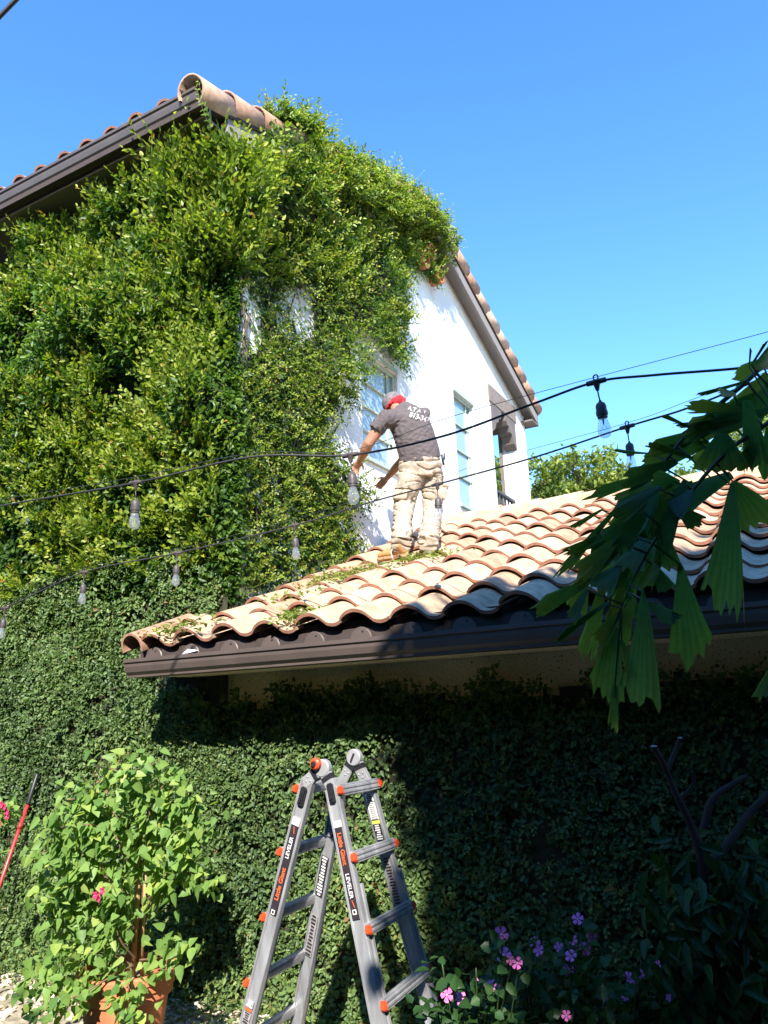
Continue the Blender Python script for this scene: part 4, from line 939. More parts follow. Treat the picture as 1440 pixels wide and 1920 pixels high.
guide = [[(255, 1800, 4.60), (225, 1740, 4.55), (190, 1700, 4.52), (150, 1700, 4.5), (110, 1720, 4.48)], [(255, 1800, 4.6), (262, 1650, 4.6), (240, 1560, 4.55), (180, 1500, 4.5), (120, 1500, 4.5)], [(260, 1790, 4.6), (270, 1640, 4.58), (280, 1520, 4.55), (250, 1450, 4.55), (200, 1440, 4.5)],
         [(265, 1790, 4.6), (275, 1600, 4.6), (310, 1530, 4.6), (345, 1510, 4.62), (370, 1530, 4.65)], [(260, 1800, 4.6), (280, 1700, 4.6), (320, 1640, 4.6), (370, 1640, 4.6), (395, 1660, 4.62)], [(250, 1810, 4.55), (200, 1790, 4.45), (140, 1790, 4.4), (90, 1830, 4.35), (40, 1870, 4.3)],
         [(250, 1810, 4.5), (210, 1830, 4.35), (160, 1860, 4.25), (110, 1880, 4.2), (60, 1905, 4.15)], [(250, 1810, 4.5), (240, 1840, 4.3), (250, 1880, 4.22), (265, 1905, 4.2)], [(262, 1800, 4.5), (300, 1795, 4.45), (330, 1775, 4.4), (345, 1770, 4.38)],
         [(255, 1800, 4.6), (200, 1640, 4.5), (150, 1600, 4.45), (105, 1590, 4.42), (75, 1600, 4.4)], [(255, 1800, 4.6), (240, 1680, 4.5), (180, 1640, 4.45), (120, 1660, 4.42), (85, 1690, 4.4)], [(262, 1700, 4.6), (300, 1660, 4.55), (330, 1600, 4.55), (375, 1575, 4.6)],
         [(262, 1650, 4.6), (230, 1600, 4.5), (210, 1560, 4.48), (150, 1545, 4.45), (100, 1555, 4.45)], [(255, 1800, 4.5), (225, 1760, 4.4), (215, 1700, 4.4), (235, 1660, 4.4)], [(262, 1560, 4.6), (300, 1480, 4.58), (330, 1470, 4.6)], [(262, 1560, 4.55), (240, 1470, 4.5), (290, 1430, 4.55)]]
for q in guide:
    pts = cat([pix(*p) for p in q], 10); stm.tube(pts, [.006 - .003 * i / len(pts) for i in range(len(pts))], 6); lp += pts[int(len(pts) * .30):]
stm.build('stems', M['pot_stem'], bp, smooth=True)
blob_leaves('foliage', lp, 1250, .050, .074, rg, M['leaf_pot'], bp, np.array([0.1, -.8, .7]))
dense = [pix(x_, y_, 4.6) for x_, y_ in ((225, 1530), (200, 1560), (180, 1600), (150, 1640), (210, 1680), (160, 1680), (230, 1740), (270, 1480), (150, 1750), (205, 1790), (190, 1500), (350, 1545), (120, 1600), (240, 1700), (110, 1770), (175, 1530))]
blob_leaves('foliage', dense, 850, .10, .066, rg, M['leaf_pot'], bp, np.array([0.1, -.8, .7]), tone=.38)
def bract(cx, rr, parent, n=5):
    m = MB(); rg_ = random.Random(int(cx[0] * 1000))
    for k in range(n):
        a = 2 * math.pi * k / n; d = np.array([math.cos(a), -.5, math.sin(a)]); d = _unit(d); s = _unit(np.cross(d, [0, 1, .2])); c = np.array(cx)
        m.add([c, c + d * rr * .5 + s * rr * .35, c + d * rr, c + d * rr * .5 - s * rr * .35, c + d * rr * .5 + np.array([0, -.15, 0]) * rr], [(0, 1, 4), (1, 2, 4), (2, 3, 4), (3, 0, 4)])
    return m
for px, py in ((186, 1684), (194, 1670), (181, 1678)): bract(pix(px, py, 4.35), .030, bp).build('flower', M['redflower'], bp, fix=False)
# second plant with magenta flowers just inside the left edge
rp = empty('bougainvillea_sprig', tuple(hit(-60, 1560, 1, 4.2)), 'sprig with magenta flowers reaching in at the left edge beside the red pole', 'plant')
m = MB(); q = [pix(-120, 1700, 5.3), pix(-60, 1560, 5.3), pix(0, 1525, 5.3), pix(20, 1520, 5.3)]; m.tube(cat(q), .004, 6); m.build('stem', M['pot_stem'], rp, smooth=True)
blob_leaves('foliage', cat(q)[10:], 90, .04, .055, rg, M['leaf_pot'], rp, np.array([0.1, -.8, .7]))
for px, py in ((4, 1508), (15, 1522), (1, 1545), (10, 1512), (-12, 1530), (16, 1530)): bract(pix(px, py, 5.22), .032, rp).build('flower', M['redflower'], rp, fix=False)
# red pole tool leaning on the vine
pl = empty('extension_pole', tuple(hit(-10, 1700, 1, 4.2)), 'slim red pole with black grip leaning on the vine wall at the left edge', 'pole')
a = hit(-30, 1745, 1, 4.28); b_ = hit(52, 1508, 1, 4.46); c_ = hit(70, 1452, 1, 4.505); low = ext(b_, a, .0)
m = MB(); m.tube([low, a, b_], .014, 12); m.build('pole', M['redpole'], pl, smooth=True); m = MB(); m.tube([b_, b_ + (c_ - b_) * .06, c_, c_ + (c_ - b_) * .02], [.018, .017, .017, .012], 12); m.build('grip', M['black'], pl, smooth=True)
m = MB(); m.tube([b_ + (a - b_) * .16, b_ + (a - b_) * .20], .019, 12); m.build('collar', M['redpole'], pl, smooth=True)
# gravel
rg = np.random.default_rng(5); V, F, R = [], [], []; base = 0
n = 2600; gx = rg.uniform(-7, -1.5, n); gy = rg.uniform(2.3, 4.75, n)
for i in range(n):
    r = rg.uniform(.012, .04) * (1.6 if rg.random() < .08 else 1); k = 7; vs = []
    for zz, rr in ((0, .8), (.5, 1.0), (.9, .55)):
        for j in range(k):
            a = 2 * math.pi * j / k; q = r * rr * rg.uniform(.75, 1.2); vs.append((gx[i] + q * math.cos(a), gy[i] + q * math.sin(a), r * zz * .8))
    vs.append((gx[i], gy[i], r * .85)); V += vs
    for l in range(2):
        for j in range(k): F.append((base + l * k + j, base + l * k + (j + 1) % k, base + (l + 1) * k + (j + 1) % k, base + (l + 1) * k + j))
    for j in range(k): F.append((base + 2 * k + j, base + 2 * k + (j + 1) % k, base + 3 * k, base + 3 * k))
    base += 3 * k + 1; R += [rg.random()] * (3 * k + 1)
me = bpy.data.meshes.new('gravel'); me.from_pydata(V, [], [f if f[2] != f[3] else f[:3] for f in F]); at_ = me.attributes.new('rnd', 'FLOAT', 'POINT'); at_.data.foreach_set('value', np.array(R, np.float32))
me.materials.append(M['gravel']); go = bpy.data.objects.new('gravel', me); COL.objects.link(go); tag(go, kind='stuff')
# fallen leaves and weeds at the wall foot
n = 1500; P = np.stack([rg.uniform(-6.5, -2.5, n), 4.55 - np.abs(rg.normal(0, .22, n)), rg.uniform(.02, .10, n)], 1)
w_ = leaves('ground_cover', P, rg.normal(0, 1, (n, 3)) * [1, 1, .5], rg.normal(0, .5, (n, 3)) + [0, 0, 1], .04 * rg.uniform(.6, 1.3, n), .026 * rg.uniform(.6, 1.2, n), np.clip(rg.normal(.5, .3, n), 0, 1), M['leaf_fig']); tag(w_, kind='stuff')

# ------------------------------------------------------------------ pink periwinkles, lower right, in the shade
def flower_mesh(c, r, nd, parent):
    nd = _unit(nd); u = _unit(np.cross(nd, [0, 0, 1.0])); w = np.cross(nd, u); m = MB(); ph = random.random() * 6
    for k in range(5):
        a = ph + 2 * math.pi * k / 5; d = u * math.cos(a) + w * math.sin(a); s = np.cross(nd, d)
        pts = [c + d * r * .08, c + d * r * .45 + s * r * .26 + nd * r * .03, c + d * r * .88 + s * r * .40, c + d * r * 1.02 + s * r * .02 + nd * r * .08, c + d * r * .88 - s * r * .38, c + d * r * .45 - s * r * .24 + nd * r * .03]
        m.add(pts, [(0, 1, 2, 3), (0, 3, 4, 5)])
    o = m.build('flower', M['flower'], parent, fix=False)
    e = MB(); e.lathe(c + nd * r * .05, [(r * .12, 0), (r * .07, r * .04), (.0001, r * .05)], 8, ax=nd); e.build('eye', M['flower_eye'], o)
VF = [[(940, 1752, 15), (945, 1791, 16), (957, 1800, 9), (905, 1838, 13), (918, 1844, 12), (838, 1865, 14), (862, 1871, 14), (848, 1914, 12), (933, 1855, 10), (970, 1806, 12)],
      [(1083, 1723, 13), (1075, 1763, 10), (1110, 1757, 12), (1097, 1779, 12), (1070, 1792, 12), (1066, 1818, 12), (1003, 1768, 12), (1010, 1782, 12), (1048, 1776, 10), (1062, 1904, 10)],
      [(1132, 1864, 13), (1120, 1886, 12), (1178, 1831, 10), (1200, 1826, 10), (1188, 1840, 9), (1232, 1808, 9), (1255, 1871, 7), (1172, 1870, 7)]]
for gi, (fl, lab, cx) in enumerate(zip(VF, ('pink periwinkle nearest the ladder foot with large pale flowers', 'tallest pink periwinkle, in the middle of the clump', 'low periwinkle with bluish flowers at the right of the clump'), (900, 1060, 1180))):
    dep = 2.75 + gi * .12; root = pix(cx, 2300, dep + .1); root[2] = 0; v = empty('periwinkle', tuple(root), lab, 'flower plant', 'periwinkle plants in the shade'); m = MB(); tips = []
    for (px, py, rr) in fl:
        c = pix(px, py, dep + random.uniform(-.15, .15)); d_ = c - root; mid = root + d_ * .55 + np.array([random.uniform(-.03, .03), 0, .04]); line = cat([root + [random.uniform(-.04, .04), 0, 0], mid, c - np.array([0, -.01, .01])], 8); m.tube(line, [.005 - .003 * i / len(line) for i in range(len(line))], 5); tips += line[5:]
        flower_mesh(c, rr * dep / FP * .92, [random.uniform(-.4, .5), -1, random.uniform(.1, .9)], v)
    for _ in range(10):
        c = pix(cx + random.uniform(-90, 90), random.uniform(1790, 1930), dep + random.uniform(-.15, .25)); line = cat([root, root + (c - root) * .6, c], 8); m.tube(line, .003, 5); tips += line[5:]
    m.build('stems', M['palmstem'], v, smooth=True)
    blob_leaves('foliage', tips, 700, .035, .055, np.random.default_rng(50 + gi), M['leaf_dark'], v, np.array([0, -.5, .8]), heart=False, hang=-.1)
# bare branching tree stump (plumeria) in the shade at right
pt = empty('plumeria_tree', tuple(hit(1330, 1900, 1, 3.6) * [1, 1, 0]), 'stubby dark branching plumeria with pruned ends in the deep shade at right', 'tree')
m = MB(); D3 = 3.05; J = lambda x, y, d=0: pix(x, y, D3 + d)
rt = J(1335, 2250); rt[2] = 0
m.tube(cat([rt, J(1325, 1850), J(1318, 1640), J(1300, 1560), J(1268, 1490), J(1250, 1445)]), [.026 - .016 * i / 70 for i in range(71)], 10)
m.tube(cat([J(1250, 1447), J(1240, 1425, -.02), J(1226, 1400, -.03)]), [.013 - .002 * i / 28 for i in range(29)], 10)
m.tube(cat([J(1250, 1447), J(1262, 1418, .02), J(1275, 1384, .03)]), [.011 - .003 * i / 28 for i in range(29)], 10)
m.tube(cat([J(1318, 1640), J(1370, 1575, .05), J(1410, 1520, .08), J(1450, 1480, .1)]), [.020 - .007 * i / 42 for i in range(43)], 10)
m.tube(cat([J(1318, 1560, .1), J(1335, 1500, .12), J(1375, 1470, .14), J(1400, 1455, .15)]), [.016 - .006 * i / 42 for i in range(43)], 10)
m.tube(cat([J(1275, 1500, .02), J(1300, 1470, .03), J(1298, 1445, .03)]), [.008 - .002 * i / 28 for i in range(29)], 8)
m.build('trunk', mat_simple('plumeria_bark', (.040, .026, .020), .95, noise=.3, scale=12), pt, smooth=True)
m = MB(); m.obox(J(1226, 1399, -.032), [1, 0, 0], [0, 1, 0], [0, 0, 1], .010, .010, .002); m.obox(J(1275, 1383, .03), [1, 0, 0], [0, 1, 0], [0, 0, 1], .007, .007, .002); m.build('cut_ends', M['flower_eye'], pt)
# broad-leaved shrub, lower right
sh = empty('broadleaf_shrub', tuple(hit(1360, 1900, 1, 3.2) * [1, 1, 0]), 'dark broad-leaved shrub in the lower right corner under the plumeria', 'shrub'); rg = np.random.default_rng(8)
cs = [pix(x_, y_, 3.05) for x_, y_ in ((1300, 1650), (1340, 1700), (1400, 1700), (1380, 1780), (1330, 1800), (1430, 1640), (1290, 1860), (1420, 1850), (1350, 1900), (1280, 1740))]
m = MB(); r0 = pix(1350, 2250, 3.1); r0[2] = 0
for c in cs: m.tube(cat([r0, (r0 + c) / 2 + rg.normal(0, .04, 3), c], 6), .005, 5)
m.build('stems', M['bark'], sh, smooth=True)
n = 620; c = np.array(cs); P = c[rg.integers(0, len(c), n)] + rg.normal(0, .085, (n, 3))
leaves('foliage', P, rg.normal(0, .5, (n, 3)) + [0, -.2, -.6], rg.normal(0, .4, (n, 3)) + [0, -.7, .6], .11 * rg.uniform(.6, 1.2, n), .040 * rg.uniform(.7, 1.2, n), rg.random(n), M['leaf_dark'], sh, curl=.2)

# ------------------------------------------------------------------ fishtail palm, close at right
def wedge(a, e, hw0, hw1, depthfold=.012, seed=0, curl=.0, jag=.10, na=13, nl=9):
    """one pleated fishtail leaflet: narrow at a, ragged wide end at e"""
    rr = random.Random(seed); a = np.array(a, float); e = np.array(e, float); t = _unit(e - a); L = np.linalg.norm(e - a)
    view = _unit((a + e) / 2 - CAMP); tilt = rr.uniform(-.55, .55); s = _unit(np.cross(t, view)); nn = np.cross(s, t); s = _unit(s + nn * tilt); nn = np.cross(s, t)
    jg = [1 + rr.uniform(-jag, jag) - .10 * abs(i / (na - 1) - .5) * 2 * rr.uniform(0, 1.6) for i in range(na)]; V, F = [], []
    side = rr.choice([-1, 1])
    for j in range(nl + 1):
        u = j / nl; wdt = hw0 + (hw1 - hw0) * (u ** .85)
        for i in range(na):
            v = i / (na - 1) * 2 - 1; le = u * L * (1 + (jg[i] - 1) * u) * (1 - .12 * u * u * abs(v) ** 1.5 * (1 if v * side > 0 else -.6))
            bulge = depthfold * u * (1 if i % 2 else -1) * .30 + .22 * hw1 * (1 - v * v) * (.5 + .5 * u) * tilt + curl * L * u * u
            V.append(a + t * le + s * v * wdt + nn * bulge)
    for j in range(nl):
        for i in range(na - 1):
            q = j * na + i; F.append((q, q + 1, q + na + 1, q + na))
    return V, F
palm = empty('fishtail_palm', (.55, 2.1, 0), 'fishtail palm with dark ragged wedge leaflets hanging in from the right', 'palm')
m = MB(); m.tube(cat([(.62, 2.15, 0), (.60, 2.12, 1.2), (.52, 2.05, 2.2), (.42, 1.98, 3.0)]), [.05 - .02 * i / 42 for i in range(43)], 12); m.build('trunk', M['palmstem'], palm, smooth=True)
FR = [('A', [(1620, 560, 2.1), (1470, 650, 2.05), (1400, 715, 2.0), (1330, 775, 1.98), (1262, 845, 1.96), (1212, 930, 1.95), (1170, 1020, 1.93), (1145, 1120, 1.92), (1140, 1200, 1.92)],
       [(1413, 690, 1455, 664, 4, 24), (1452, 672, 1374, 704, 8, 18), (1400, 715, 1308, 743, 2, 4), (1380, 740, 1345, 735, 3, 8), (1440, 700, 1385, 780, 6, 26), (1420, 740, 1352, 785, 6, 24), (1392, 768, 1290, 760, 5, 13), (1445, 720, 1400, 800, 6, 25),
        (1350, 790, 1262, 800, 3, 5), (1375, 790, 1300, 820, 6, 18), (1350, 800, 1232, 842, 4, 17), (1330, 830, 1208, 868, 5, 24), (1290, 800, 1242, 778, 2, 4), (1300, 860, 1216, 830, 3, 8), (1380, 830, 1305, 870, 6, 22),
        (1270, 865, 1170, 905, 5, 20), (1250, 880, 1105, 930, 3, 11), (1240, 900, 1160, 950, 5, 22), (1300, 905, 1190, 965, 5, 24), (1345, 900, 1186, 1003, 8, 38), (1372, 890, 1230, 960, 8, 30), (1260, 930, 1140, 975, 4, 16), (1220, 850, 1150, 848, 1.5, 3.5),
        (1130, 955, 1072, 988, 2, 5), (1160, 950, 1046, 1078, 3, 9), (1140, 1000, 1058, 1040, 3, 12), (1245, 990, 1120, 1090, 7, 48), (1262, 975, 1190, 1088, 6, 34), (1120, 1080, 1004, 1146, 4, 15), (1180, 1000, 1110, 1050, 5, 24), (1160, 1060, 1120, 1110, 5, 26), (1210, 1010, 1175, 1075, 6, 30),
        (1205, 1010, 1160, 1140, 5, 24), (1100, 1090, 1078, 1150, 4, 20), (1135, 1080, 1098, 1235, 4, 17), (1115, 1030, 1135, 990, 3, 14), (1165, 1100, 1150, 1180, 4, 16), (1190, 930, 1160, 1000, 5, 22)]),
      ('B', [(1640, 700, 1.95), (1520, 740, 1.9), (1430, 800, 1.88), (1360, 850, 1.86), (1290, 930, 1.85), (1230, 1010, 1.84), (1190, 1080, 1.83), (1165, 1140, 1.82)],
       [(1355, 812, 1352, 884, 8, 46), (1373, 905, 1362, 1140, 3, 36), (1375, 903, 1428, 985, 4, 44), (1268, 950, 1312, 985, 5, 18), (1275, 1054, 1300, 1246, 2, 36), (1206, 1104, 1212, 1318, 2, 36), (1150, 1175, 1136, 1308, 8, 30), (1153, 1285, 1152, 1366, 5, 9), (1225, 1060, 1254, 1108, 5, 17),
        (1176, 1094, 1192, 1158, 3, 12), (1216, 1130, 1264, 1165, 5, 16), (1400, 750, 1424, 872, 8, 24), (1440, 860, 1400, 800, 6, 18), (1300, 920, 1262, 962, 5, 24), (1160, 1150, 1120, 1205, 4, 16), (1190, 1120, 1150, 1215, 4, 20), (1165, 1200, 1186, 1262, 3, 10), (1240, 985, 1255, 1070, 5, 22), (1275, 905, 1230, 905, 4, 20), (1445, 800, 1455, 900, 8, 26), (1420, 830, 1385, 880, 6, 18), (1210, 960, 1150, 1020, 6, 30), (1100, 1105, 1072, 1165, 4, 12), (1140, 1130, 1040, 1195, 3, 8), (1405, 690, 1407, 650, 1.2, 1.6), (1408, 686, 1440, 638, 2, 2.2)]),
      ('C', [(1640, 1050, 1.8), (1540, 1120, 1.8), (1475, 1200, 1.8), (1450, 1250, 1.8)], [(1470, 1215, 1430, 1312, 4, 16), (1480, 1200, 1450, 1290, 4, 18), (1500, 1180, 1480, 1300, 4, 20)])]
sd_ = 0
for nm, rc, lf in FR:
    pts = cat([pix(*p) for p in rc], 8); pts = [np.array((.42, 1.98, 3.0)) if nm != 'C' else np.array((.55, 2.08, 1.8))] + pts
    m = MB(); m.tube(pts, [.008 - .006 * i / len(pts) for i in range(len(pts))], 8); fr = m.build('frond', M['palmstem'], palm, smooth=True)
    ar = np.array(pts)
    if nm != 'C':
        rq = random.Random(5 if nm == 'A' else 6)
        for _ in range(5):
            bx_, by_ = rq.choice([(1180, 980), (1240, 930), (1300, 870), (1360, 810), (1410, 770), (1150, 1060), (1200, 900), (1160, 1010)]); bx_ += rq.uniform(-35, 35); by_ += rq.uniform(-30, 30)
            an_ = rq.uniform(1.7, 3.0); ln_ = rq.uniform(60, 120); lf.append((bx_ + 20, by_ - 20, bx_ + math.cos(an_) * ln_, by_ + math.sin(an_) * ln_, 4, rq.uniform(9, 24)))
    for (ax_, ay_, ex_, ey_, h0, h1) in lf:
        sd_ += 1; rr = random.Random(sd_)
        prj = []
        for p in pts:
            q = RM.T @ (p - CAMP); prj.append((CX + FP * q[0] / -q[2], CY - FP * q[1] / -q[2], -q[2]))
        k = min(range(len(prj)), key=lambda j: (prj[j][0] - ax_) ** 2 + (prj[j][1] - ay_) ** 2); dep = np.clip(prj[k][2] + rr.uniform(-.05, .05), 1.7, 2.2)
        A_ = pix(ax_, ay_, dep); E_ = pix(ex_, ey_, dep + rr.uniform(-.06, .05)); sc = dep / FP
        V, F = wedge(A_, E_, h0 * sc, h1 * sc * 1.12, seed=sd_, curl=rr.uniform(-.14, .14), jag=.10 if h1 > 8 else .03)
        lo_ = fast_mesh('leaflet', V, F, M['palm'], fr, np.clip(rr.gauss(.30, .15) + (.12 if ey_ > 1150 else 0) + np.array([.16 * (i % 2) + .34 * (j / 9) ** 1.5 for j in range(10) for i in range(13)]), 0, 1), smooth=False)
        # short stalk back to the frond
        if np.linalg.norm(A_ - pts[k]) > .015:
            s_ = MB(); s_.tube([pts[k], A_ + (E_ - A_) * .03], [.003, .0018], 5); s_.build('stalk', M['palmstem'], fr, fix=False)

# ------------------------------------------------------------------ clippings lying on the roof and in the gutter
def roof_z(y): return ZE + SL * (y - YE)
def clip(px, py, n, sx, sy, lab, seed, L=.045, lift=.075):
    rg = np.random.default_rng(seed); 
    lo_, hi = YE, YR
    for _ in range(40):
        mid = (lo_ + hi) / 2; q = hit(px, py, 1, mid); lo_, hi = (mid, hi) if q[2] > roof_z(mid) + .06 else (lo_, mid)
    c = hit(px, py, 1, lo_); x = c[0] + rg.normal(0, sx, n); y = np.clip(c[1] + rg.normal(0, sy, n), YE - .05, YR); z = roof_z(y) + lift + np.abs(rg.normal(0, .02, n)); x = np.maximum(x, X0 + .02) if px > 440 else x
    A = rg.normal(0, 1, (n, 3)) * [1, 1, .4]; N = rg.normal(0, .5, (n, 3)) + [0, -.2, 1]
    r = empty('vine_clippings', (c[0], c[1], c[2]), lab, 'clippings', 'cut vine clippings on the low roof'); leaves('cut_leaves', np.stack([x, y, z], 1), A, N, L * rg.uniform(.6, 1.2, n), L * .55 * rg.uniform(.7, 1.2, n), np.clip(rg.normal(.5, .25, n), 0, 1), M['leaf_clip'], r)
    m = MB()
    for _ in range(n // 18 if n > 60 else 0):
        i = rg.integers(0, n); p = np.array([x[i], y[i], z[i]]);  d = _unit(rg.normal(0, 1, 3) * [1, 1, .25]) * rg.uniform(.08, .2); m.tube([p, p + d * .5 + [0, 0, .01], p + d], .002, 4)
    m.build('cut_twigs', M['pot_stem'], r) if n > 60 else None
clip(778, 1052, 170, .12, .05, 'pile of yellow-green vine clippings right at the worker\'s boots', 1)
clip(680, 1074, 190, .16, .10, 'thin drift of clippings on the tiles left of the worker\'s boots', 2)
clip(820, 1046, 60, .10, .06, 'few scattered clippings right of the worker\'s boots', 3)
clip(612, 1092, 200, .14, .10, 'clippings strewn along the wall edge of the low roof', 4)
clip(553, 1160, 170, .08, .08, 'tuft of green clippings hanging over the eave tiles', 5, lift=.07)
clip(330, 1186, 200, .16, .08, 'dry clippings heaped on the left end of the low roof', 6)
clip(560, 1120, 60, .2, .12, 'loose leaves on the tiles above the tuft at the eave', 7)
# crumpled litter in the gutter
m = MB(); q = hit(350, 1224, 1, 3.99); m.add([q + [-.07, .02, -.01], q + [.02, -.02, -.005], q + [.09, .01, .01], q + [.02, .05, .02], q + [-.02, .03, .035]], [(0, 1, 4), (1, 2, 4), (2, 3, 4), (3, 0, 4), (0, 3, 2, 1)])
tag(m.build('litter', M['white'], None), 'crumpled white scrap lying in the left part of the low gutter', 'litter')
# ------------------------------------------------------------------ the worker on the roof
from mathutils import noise as mnoise
def voxel(m, name, vox, mat, parent, smooth=6, disp=None, sub=False):
    me = bpy.data.meshes.new('tmp'); me.from_pydata(m.v, [], m.f); bm = bmesh.new(); bm.from_mesh(me); bmesh.ops.remove_doubles(bm, verts=bm.verts, dist=1e-6); bmesh.ops.recalc_face_normals(bm, faces=bm.faces); bm.to_mesh(me); bm.free()
    o = bpy.data.objects.new('tmp', me); COL.objects.link(o)
    r = o.modifiers.new('r', 'REMESH'); r.mode = 'VOXEL'; r.voxel_size = vox
    if smooth: s = o.modifiers.new('s', 'SMOOTH'); s.factor = .5; s.iterations = smooth
    dg = bpy.context.evaluated_depsgraph_get(); dg.update(); out = bpy.data.meshes.new_from_object(o.evaluated_get(dg)); bpy.data.objects.remove(o)
    if disp:
        nr = [v.normal.copy() for v in out.vertices]
        for v, n_ in zip(out.vertices, nr): v.co += n_ * disp(v.co)
    out.name = name; out.materials.clear(); out.materials.append(mat); out.shade_smooth(); ob = bpy.data.objects.new(name, out); COL.objects.link(ob); return put(ob, parent)
def etube(m, pts, rw, rt, wv, n=16):
    pts = [np.array(p, float) for p in pts]; k = len(pts); vs = []
    for i, p in enumerate(pts):
        t = _unit(pts[min(i + 1, k - 1)] - pts[max(i - 1, 0)]); u = _unit(wv - t * (wv @ t)); w = np.cross(t, u)
        for j in range(n):
            a = 2 * math.pi * j / n; vs.append(p + rw[i] * math.cos(a) * u + rt[i] * math.sin(a) * w)
    fs = [(i * n + j, i * n + (j + 1) % n, (i + 1) * n + (j + 1) % n, (i + 1) * n + j) for i in range(k - 1) for j in range(n)] + [tuple(range(n))[::-1], tuple(range((k - 1) * n, k * n))]
    m.add(vs, fs)
def roofpt(px, py, lift=.085):
    lo_, hi = YE, YR
    for _ in range(40):
        mid = (lo_ + hi) / 2; q = hit(px, py, 1, mid); lo_, hi = (mid, hi) if q[2] > roof_z(mid) + lift else (lo_, mid)
    return hit(px, py, 1, lo_)
def depth(p): return -(RM.T @ (np.array(p) - CAMP))[2]
camr = RM[:, 0]; camf = -RM[:, 2]
lh, lt = roofpt(766, 1041), roofpt(718, 1049); rh, rt_ = roofpt(801, 1041), roofpt(796, 1030)
rt_ = rh + _unit(np.array([-.50, .80, .28])) * .27
lt = lh + _unit(lt - lh) * .29; dL, dR = depth(lh), depth(rh)
J = lambda x, y, d: pix(x, y, d)
man = empty('person', tuple((lh + rh) / 2), 'man in grey t-shirt and khaki cargo trousers bending over the vine on the low roof', 'person')
pel = J(788, 872, 7.48); wv = _unit(camr + .25 * camf)
hipL, kneeL, ankL = J(772, 888, 7.44), J(757, 950, 7.42), J(753, 1018, dL); hipR, kneeR, ankR = J(808, 886, 7.54), J(812, 955, 7.44), J(803, 1016, dR)
waist, mid_, chest, neck, head = J(785, 850, 7.48), J(776, 815, 7.50), J(762, 786, 7.52), J(744, 768, 7.60), J(737, 757, 7.68)
shL, shR = J(722, 786, 7.40), J(793, 779, 7.66); elL, wrL = J(691, 832, 7.40), J(675, 863, 7.52); elR, wrR = J(752, 866, 7.74), J(725, 897, 7.84)
# body: one continuous skin surface
b = MB()
etube(b, [pel, waist, mid_, chest, neck], [.15, .14, .15, .16, .07], [.11, .10, .11, .11, .07], wv)
b.tube([chest, neck, head], [.07, .058, .055], 12)
b.tube([hipL, kneeL, ankL, lh + [0, 0, .06]], [.075, .055, .042, .04], 12); b.tube([hipR, kneeR, ankR, rh + [0, 0, .06]], [.075, .055, .042, .04], 12)
b.tube([chest, shL, (shL + elL) / 2, elL, elL + (wrL - elL) * .3, wrL], [.07, .066, .060, .052, .054, .032], 14)
b.tube([chest, shR, (shR + elR) / 2, elR, elR + (wrR - elR) * .3, wrR], [.07, .06, .05, .042, .043, .027], 14)
hf = _unit(np.array([-.80, -.05, -.45])); hu = _unit(np.array([-.35, 0, .9]) - hf * (np.array([-.35, 0, .9]) @ hf)); hs = np.cross(hf, hu)
RH = np.stack([hf, hs, hu], 1)
b.ell(head, (.100, .078, .112), 18, 14, RH); b.ell(head + hf * .045 - hu * .065, (.058, .055, .055), 14, 10, RH)
b.ell(head + hf * .105 - hu * .02, (.020, .013, .022), 8, 6, RH); b.ell(head + hf * .092 - hu * .060, (.012, .024, .009), 8, 6, RH)
for sg in (-1, 1):
    b.ell(head + hs * sg * .080 - hu * .01, (.020, .010, .032), 8, 6, RH); b.ell(head + hf * .085 + hs * sg * .030 + hu * .005, (.012, .013, .010), 8, 6, RH)
def hand(m, w, t, s, curls, spread=.10, thumb=1, size=1.0):
    """palm and five fingers; t points along the hand, s across it towards the thumb side"""
    t = _unit(t); s = _unit(s - t * (s @ t)); n = np.cross(t, s) ; S_ = size
    m.tube([w, w + t * .02 * S_], [.026, .027], 10)
    etube(m, [w, w + t * .03 * S_, w + t * .065 * S_, w + t * .09 * S_], [.027, .037, .041, .038], [.018, .016, .015, .012], s, 12)
    for i, (off, ln, r) in enumerate(((.028, .070, .0090), (.010, .080, .0092), (-.010, .074, .0088), (-.028, .058, .0080))):
        p = w + (t * .085 + s * off) * S_; d = _unit(t + s * off * spread * 20); pts = [p]; a = 0
        for seg, fr in enumerate((.45, .32, .23)):
            a += curls[i] * (1 + .3 * seg); dd = d * math.cos(a) + n * math.sin(a); pts.append(pts[-1] + dd * ln * fr * S_)
        m.tube(pts, [r * 1.08 * S_, r * S_, r * .95 * S_, r * .75 * S_], 8)
    p = w + (t * .028 + s * .030) * S_; d = _unit(t * .65 + s * .75 + n * .25); p1 = p + d * .040 * S_; p2 = p1 + _unit(t * .9 + s * .35 + n * .35) * .030 * S_; m.tube([p - d * .01, p, p1, p2], [.012, .0125, .0105, .008], 8)
hand(b, wrL, J(668, 876, 7.56) - wrL, _unit(camr * .8 + np.array([0, 0, .1])), (.35, .45, .5, .6))
hand(b, wrR, J(708, 914, 7.88) - wrR, _unit(-camr * .55 + np.array([0, 0, .8])), (.12, .18, .24, .3), spread=.18)
voxel(b, 'body', .0052, M['skin'], man, 2)
